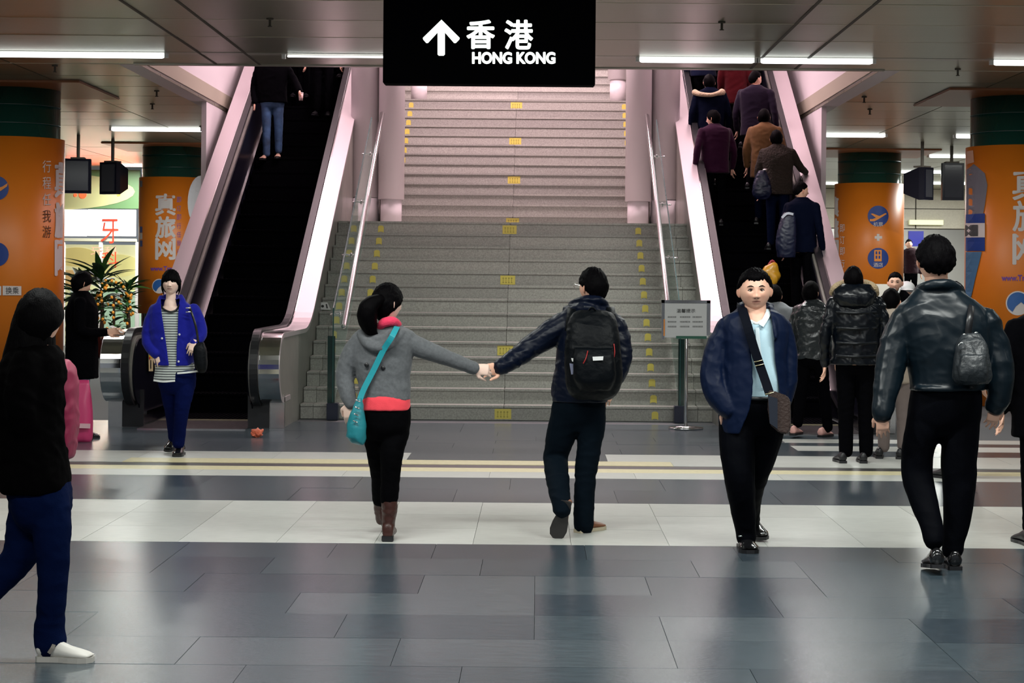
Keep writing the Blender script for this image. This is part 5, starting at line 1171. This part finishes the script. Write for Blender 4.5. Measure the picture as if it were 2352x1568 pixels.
# G: person in black coat reading
G = simple('person in black coat and pale jeans looking down at a paper by the left escalator', 188, 6966/(1016-640), 0, 1.66, (1, -.1), M_blk, M_jl, 'full', coat=.36, hero=1, arms='front', shoes=M_shine, pitch=-.35, head_f=(.75, .66), vox=.011, dep=.30, w=.22)
h = G.hands[0]; t = thing('paper', 'white paper in the hand of the person in black at the left', 'paper', tuple(h+Vector((.12, 0, .02)))); meshpart(t, 'sheet', mat('paper_white', (.75, .73, .70), .6), lambda b: [setattr(v, 'co', Matrix.Rotation(.5, 3, 'Y') @ (v.co)+h+Vector((.10, -.02, .03))) for v in box(b, -.07, .07, -.09, .09, -.002, .002)], False)
# pink shopping bag standing beside G
c = P(188, 1004, 18.2); t = thing('shopping_bag', 'pink plastic bag with pale stripe standing left of the pale jeans', 'bag', (c.x, 18.2, 0))
bm = NB(); rings = []
for z, hw, hd in ((0, .115, .07), (.06, .125, .085), (.3, .115, .08), (.5, .10, .05), (.60, .085, .015)):
    rings.append([Vector((c.x-.02+hw*math.copysign(abs(math.cos(a))**.6, math.cos(a)), 18.2+hd*math.copysign(abs(math.sin(a))**.6, math.sin(a)), z)) for a in [2*math.pi*j/28 for j in range(28)]])
loft(bm, rings); bmesh.ops.subdivide_edges(bm, edges=bm.edges, cuts=1, use_grid_fill=True)
for v in bm.verts: v.co += Vector((1, 1, 0))*.012*noise.noise(v.co*11)
obj('sack', bm, mat('pink_plastic', (.60, .05, .17), .35), t, True)
meshpart(t, 'stripe', mat('pale_pink', (.75, .45, .50), .4), lambda b: ribbon(b, [(c.x-.14, 18.09, .16), (c.x-.02, 18.07, .165), (c.x+.105, 18.10, .16)], .045, .004, (0, -1, 0)), False)
# H: woman with fur-trimmed down jacket
DH = 6966/(1056-640)
Hh = simple('woman in shiny black down jacket with fur trimmed hood near the right escalator', 1966, DH, 0, 1.755, (0, 1), M_blks, M_blk, 'full', coat=.50, w=.245, hero=1, shoes=M_rubber, dep=.34, vox=.0105, folds=.012, leg_w=1.15)
Hh.rows('hood', [(652, 1935, 1998, .14, -.03), (664, 1915, 2010, .22, -.05), (680, 1912, 2012, .26, -.07), (702, 1925, 2000, .2, -.08), (712, 1945, 1982, .1, -.06)], 0); Hh.build('hood', M_blks, .009, 3, .009, (9, 9, 9))
meshpart(Hh.root, 'fur_trim', M_fur, lambda b: tube(b, [Hh.px(x, y, d) for x, y, d in ((1912, 672, -.02), (1918, 660, -.06), (1935, 651, .02), (1962, 648, .05), (1990, 650, .02), (2008, 660, -.06), (2012, 674, -.02))], [Hh.m(8)]*7, 5, 14))
for yy in (716, 752, 786, 816): meshpart(Hh.root, 'quilt_seam', M_blks, lambda b: tube(b, [Hh.px(1922, yy, -.13), Hh.px(1966, yy+3, -.185), Hh.px(2012, yy, -.13)], [.012]*3, 4, 8))
# I: person with pale shiny jacket
M_shiny = mat('silver_black_shell', (.02, .024, .027), .2, bump=.5, bscale=14)
I_ = simple('woman in shiny dark jacket and pink shoes walking behind the navy jacket man', 1866, 19.4, 0, 1.62, (.5, .85), M_shiny, M_blk, 'full', coat=.50, w=.22, stride=.16, shoes=mat('pink_shoe', (.75, .40, .36), .5), folds=.016, vox=.012)
h = max(I_.hands, key=lambda q: -q.x)+Vector((0, -.02, -.17)); t = thing('plastic_bag', 'crumpled white plastic bag held behind the navy jacket man', 'bag', tuple(h)); 
bm = NB(); ellipsoid(bm, h, (.055, .05, .11), 20, 14)
for v in bm.verts: v.co += (v.co-h).normalized()*.03*noise.noise(v.co*18)
obj('sack', bm, mat('white_plastic', (.6, .62, .65), .3), t, True)
# J: small head behind C
simple('person with hair tied up directly behind the head of the navy jacket man', 1783, 20.3, 0, 1.58, (.3, 1), cloth('grey_coat', (.25, .26, .28)), M_blk, 'full', coat=.45)
# Q, R, S, T, U
Q = simple('man in dark suit facing the camera, before the icon column', 2062, 21.5, 0, 1.73, (-.25, -1), M_blk, M_blk, 'short', coat=.48, hero=1, eyes=.7)
meshpart(Q.root, 'shirt_collar', cloth('white_shirt', (.6, .6, .6)), lambda b: tube(b, [Q.px(2054, 664, -.11), Q.px(2062, 674, -.13), Q.px(2068, 662, -.11)], [.012]*3, 3, 8))
Rr = simple('person in white cap behind the dark suit man', 2087, 23.5, 0, 1.62, (0, -1), M_dn, M_blk, 'short', coat=.5)
meshpart(Rr.root, 'cap', mat('white_cap', (.8, .8, .8), .6), lambda b: (ellipsoid(b, Rr.root.location+Vector((0, -.02, 1.545)), (.105, .125, .085), 24, 14), ellipsoid(b, Rr.root.location+Vector((0, -.13, 1.52)), (.075, .08, .012), 20, 8)))
simple('distant man standing on the far right stairs', 2092, 46.5, .98, 1.70, (0, -1), cloth('maroon_black', (.02, .006, .01)), M_blk, 'short', coat=.5, hero=0)
simple('man in pale coat just left of the leather jacket man', 2052, 17.2, 0, 1.56, (.2, 1), cloth('pale_beige', (.40, .33, .27)), cloth('pale_trousers', (.20, .16, .15)), 'short', coat=.44, w=.18)
T_ = simple('person in dark coat with fur collar cut by the right picture edge', 2402, 11.6, 0, 1.66, (0, 1), M_blk, M_blk, 'full', coat=.40, w=.235, hero=0)
meshpart(T_.root, 'fur_collar', M_fur, lambda b: tube(b, [T_.px(2362, 760, .0), T_.px(2372, 738, -.10), T_.px(2402, 728, -.14), T_.px(2430, 740, -.10)], [.045]*4, 4, 12))
simple('dark haired person beyond the shoulder of the leather jacket man', 2201, 15.5, 0, 1.625, (-.4, 1), cloth('tan_coat', (.30, .2, .12)), M_blk, 'full', coat=.45)
# ---------------------------------------------------------------- riders
def zs(D): return max(0, (D+.2-YK)*SL)
def rider(label, x, D, H, face, top, trs, **k): return simple(label, x, D, zs(D)+.01, H, face, top, trs, **k)
K_ = rider('young man in navy tracksuit top with blue bag low on the right escalator', 1842, 24.05, 1.73, (.45, .9), M_dn, M_blk, hair='crop', w=.235, hero=1, arms='down', head_f=(.95, .3), coat=.47, vox=.011)
M_wst = mat('white_band', (.6, .62, .7), .5)
meshpart(K_.root, 'shoulder_stripe', M_wst, lambda b: ribbon(b, [K_.px(1826, 489, -.10), K_.px(1846, 494, -.145), K_.px(1868, 498, -.12)], .022, .006, (0, -1, 0)), False)
t = thing('backpack', 'blue backpack of the young man on the right escalator', 'backpack', K_.px(1805, 600, -.1))
PB = Person.__new__(Person); PB.root = t; PB.L = {}; PB.hero = 1; PB.D = 23.9; PB.seed = 5; PB.heads = []
prow(PB, 'p', [(488, 1800, 1826, .1, -.1), (520, 1788, 1828, .2, -.1), (560, 1782, 1828, .24, -.1), (592, 1786, 1826, .2, -.1)]); PB.build('p', mat('blue_nylon', (.0015, .004, .025), .45, bump=.3, bscale=10), .010, 3, .008, name='pack_body')
meshpart(t, 'white_strap', M_wst, lambda b: ribbon(b, [P(1796, 500, 23.72), P(1808, 490, 23.70), P(1822, 492, 23.72)], .03, .006, (0, -1, 0)), False)
hq = P(1770, 633, 23.6); t = thing('plastic_bag', 'yellow carrier bag held beside the young man on the escalator', 'bag', tuple(hq))
bm = NB(); ellipsoid(bm, hq, (.12, .09, .15), 24, 16)
for v in bm.verts: v.co += (v.co-hq).normalized()*.05*noise.noise(v.co*9)
obj('sack', bm, mat('yellow_plastic', (.50, .24, .015), .3), t, True)
meshpart(t, 'handle', mat('red_cloth', (.3, .02, .03), .6), lambda b: tube(b, [hq+Vector((-.03, 0, .13)), hq+Vector((.02, 0, .19)), hq+Vector((.07, 0, .13))], [.014]*3, 4, 8))
L_ = rider('woman in brown fur coat holding the right handrail of the right escalator', 1786, 25.6, 1.64, (.15, 1), mat('brown_fur', (.016, .008, .004), .9, bump=1, bscale=40), M_jd, hair='full', w=.24, arms='rail', coat=.46, dep=.32)
t = thing('handbag', 'dark blue handbag on the shoulder of the brown fur coat woman', 'bag', P(1750, 460, 25.2))
PB = Person.__new__(Person); PB.root = t; PB.L = {}; PB.hero = 1; PB.D = 25.3; PB.seed = 5; PB.heads = []
prow(PB, 'p', [(392, 1742, 1758, .1), (415, 1732, 1768, .16), (445, 1728, 1772, .18), (458, 1736, 1764, .1)]); PB.build('p', mat('blue_nylon'), .010, 3, .012, name='pouch')
meshpart(t, 'clasp', M_chrome, lambda b: ellipsoid(b, P(1757, 390, 25.2), (.03, .01, .015)))
rider('person in camel coat on the right escalator', 1757, 26.25, 1.62, (.2, 1), cloth('camel_wool', (.16, .08, .032)), M_jd, hair='full', w=.235, coat=.40)
rider('man in purple-blue jacket high on the right escalator', 1736, 27.2, 1.72, (.25, 1), cloth('purple_cloth', (.008, .003, .014)), M_blk, hair='short', w=.26, head_f=(.8, .5), coat=.45)
N_ = rider('woman with beige fur collar high on the left side of the right escalator', 1631, 27.3, 1.62, (-.1, 1), M_dn, M_blk, hair='full', w=.235, coat=.45)
meshpart(N_.root, 'fur_collar', mat('cream_fur', (.55, .42, .28), .9, bump=1, bscale=50), lambda b: tube(b, [N_.px(1596, 212, -.04), N_.px(1608, 216, -.12), N_.px(1632, 218, -.15), N_.px(1650, 214, -.12), N_.px(1658, 212, -.04)], [.045, .035, .03, .035, .055], 4, 12))
rider('person in magenta jacket on the left side of the right escalator', 1642, 26.2, 1.62, (-.3, 1), cloth('magenta_cloth', (.025, .002, .018)), M_blk, hair='full', w=.235, head_f=(-.8, .5), coat=.45)
rider('person in deep red coat at the top of the right escalator', 1690, 28.4, 1.66, (.1, 1), cloth('deep_red', (.07, .002, .005)), M_blk, hair='full', w=.2, coat=.40)
rider('person in blue coat behind the ceiling edge on the right escalator', 1615, 28.9, 1.70, (0, 1), cloth('ink_blue', (.002, .005, .025)), M_blk, hair='short', w=.23)
rider('person in dark coat topmost on the right escalator', 1735, 29.4, 1.70, (0, 1), M_dn, M_blk, hair='short', w=.23)
V_ = rider('man in black coat and faded jeans coming down the left escalator', 626, 27.9, 1.72, (0, -1), M_blk, mat('faded_jeans', (.035, .085, .18), .8, noise_amt=.6, nscale=5), hair='short', w=.25, arms='railL', coat=.50, shoes=mat('tan_shoe', (.40, .25, .18), .6), stride=.04)
hq = V_.hands[0] if V_.hands[0].x > V_.hands[1].x else V_.hands[1]
t = thing('cup', 'pale pinkish cup in the hand of the man coming down the left escalator', 'cup', tuple(hq+Vector((.02, -.05, -.12)))); meshpart(t, 'cup_body', mat('cup_pink', (.65, .45, .42), .5), lambda b: cyl(b, (hq.x+.02, hq.y-.05), .028, hq.z-.14, hq.z-.03, 16, .036)); meshpart(t, 'lid', M_white, lambda b: cyl(b, (hq.x+.02, hq.y-.05), .038, hq.z-.03, hq.z-.02, 16))
rider('person in dark blue coat second down the left escalator', 742, 29.3, 1.68, (0, -1), M_dn, M_blk, hair='short', w=.24)
rider('person in black jacket behind the first on the left escalator', 690, 29.9, 1.70, (.1, -1), M_blk, M_blk, hair='short', w=.24)
rider('person in brownish coat at the top right of the left escalator', 768, 30.6, 1.62, (0, -1), cloth('brown_coat', (.06, .02, .02)), M_blk, hair='full', w=.2)
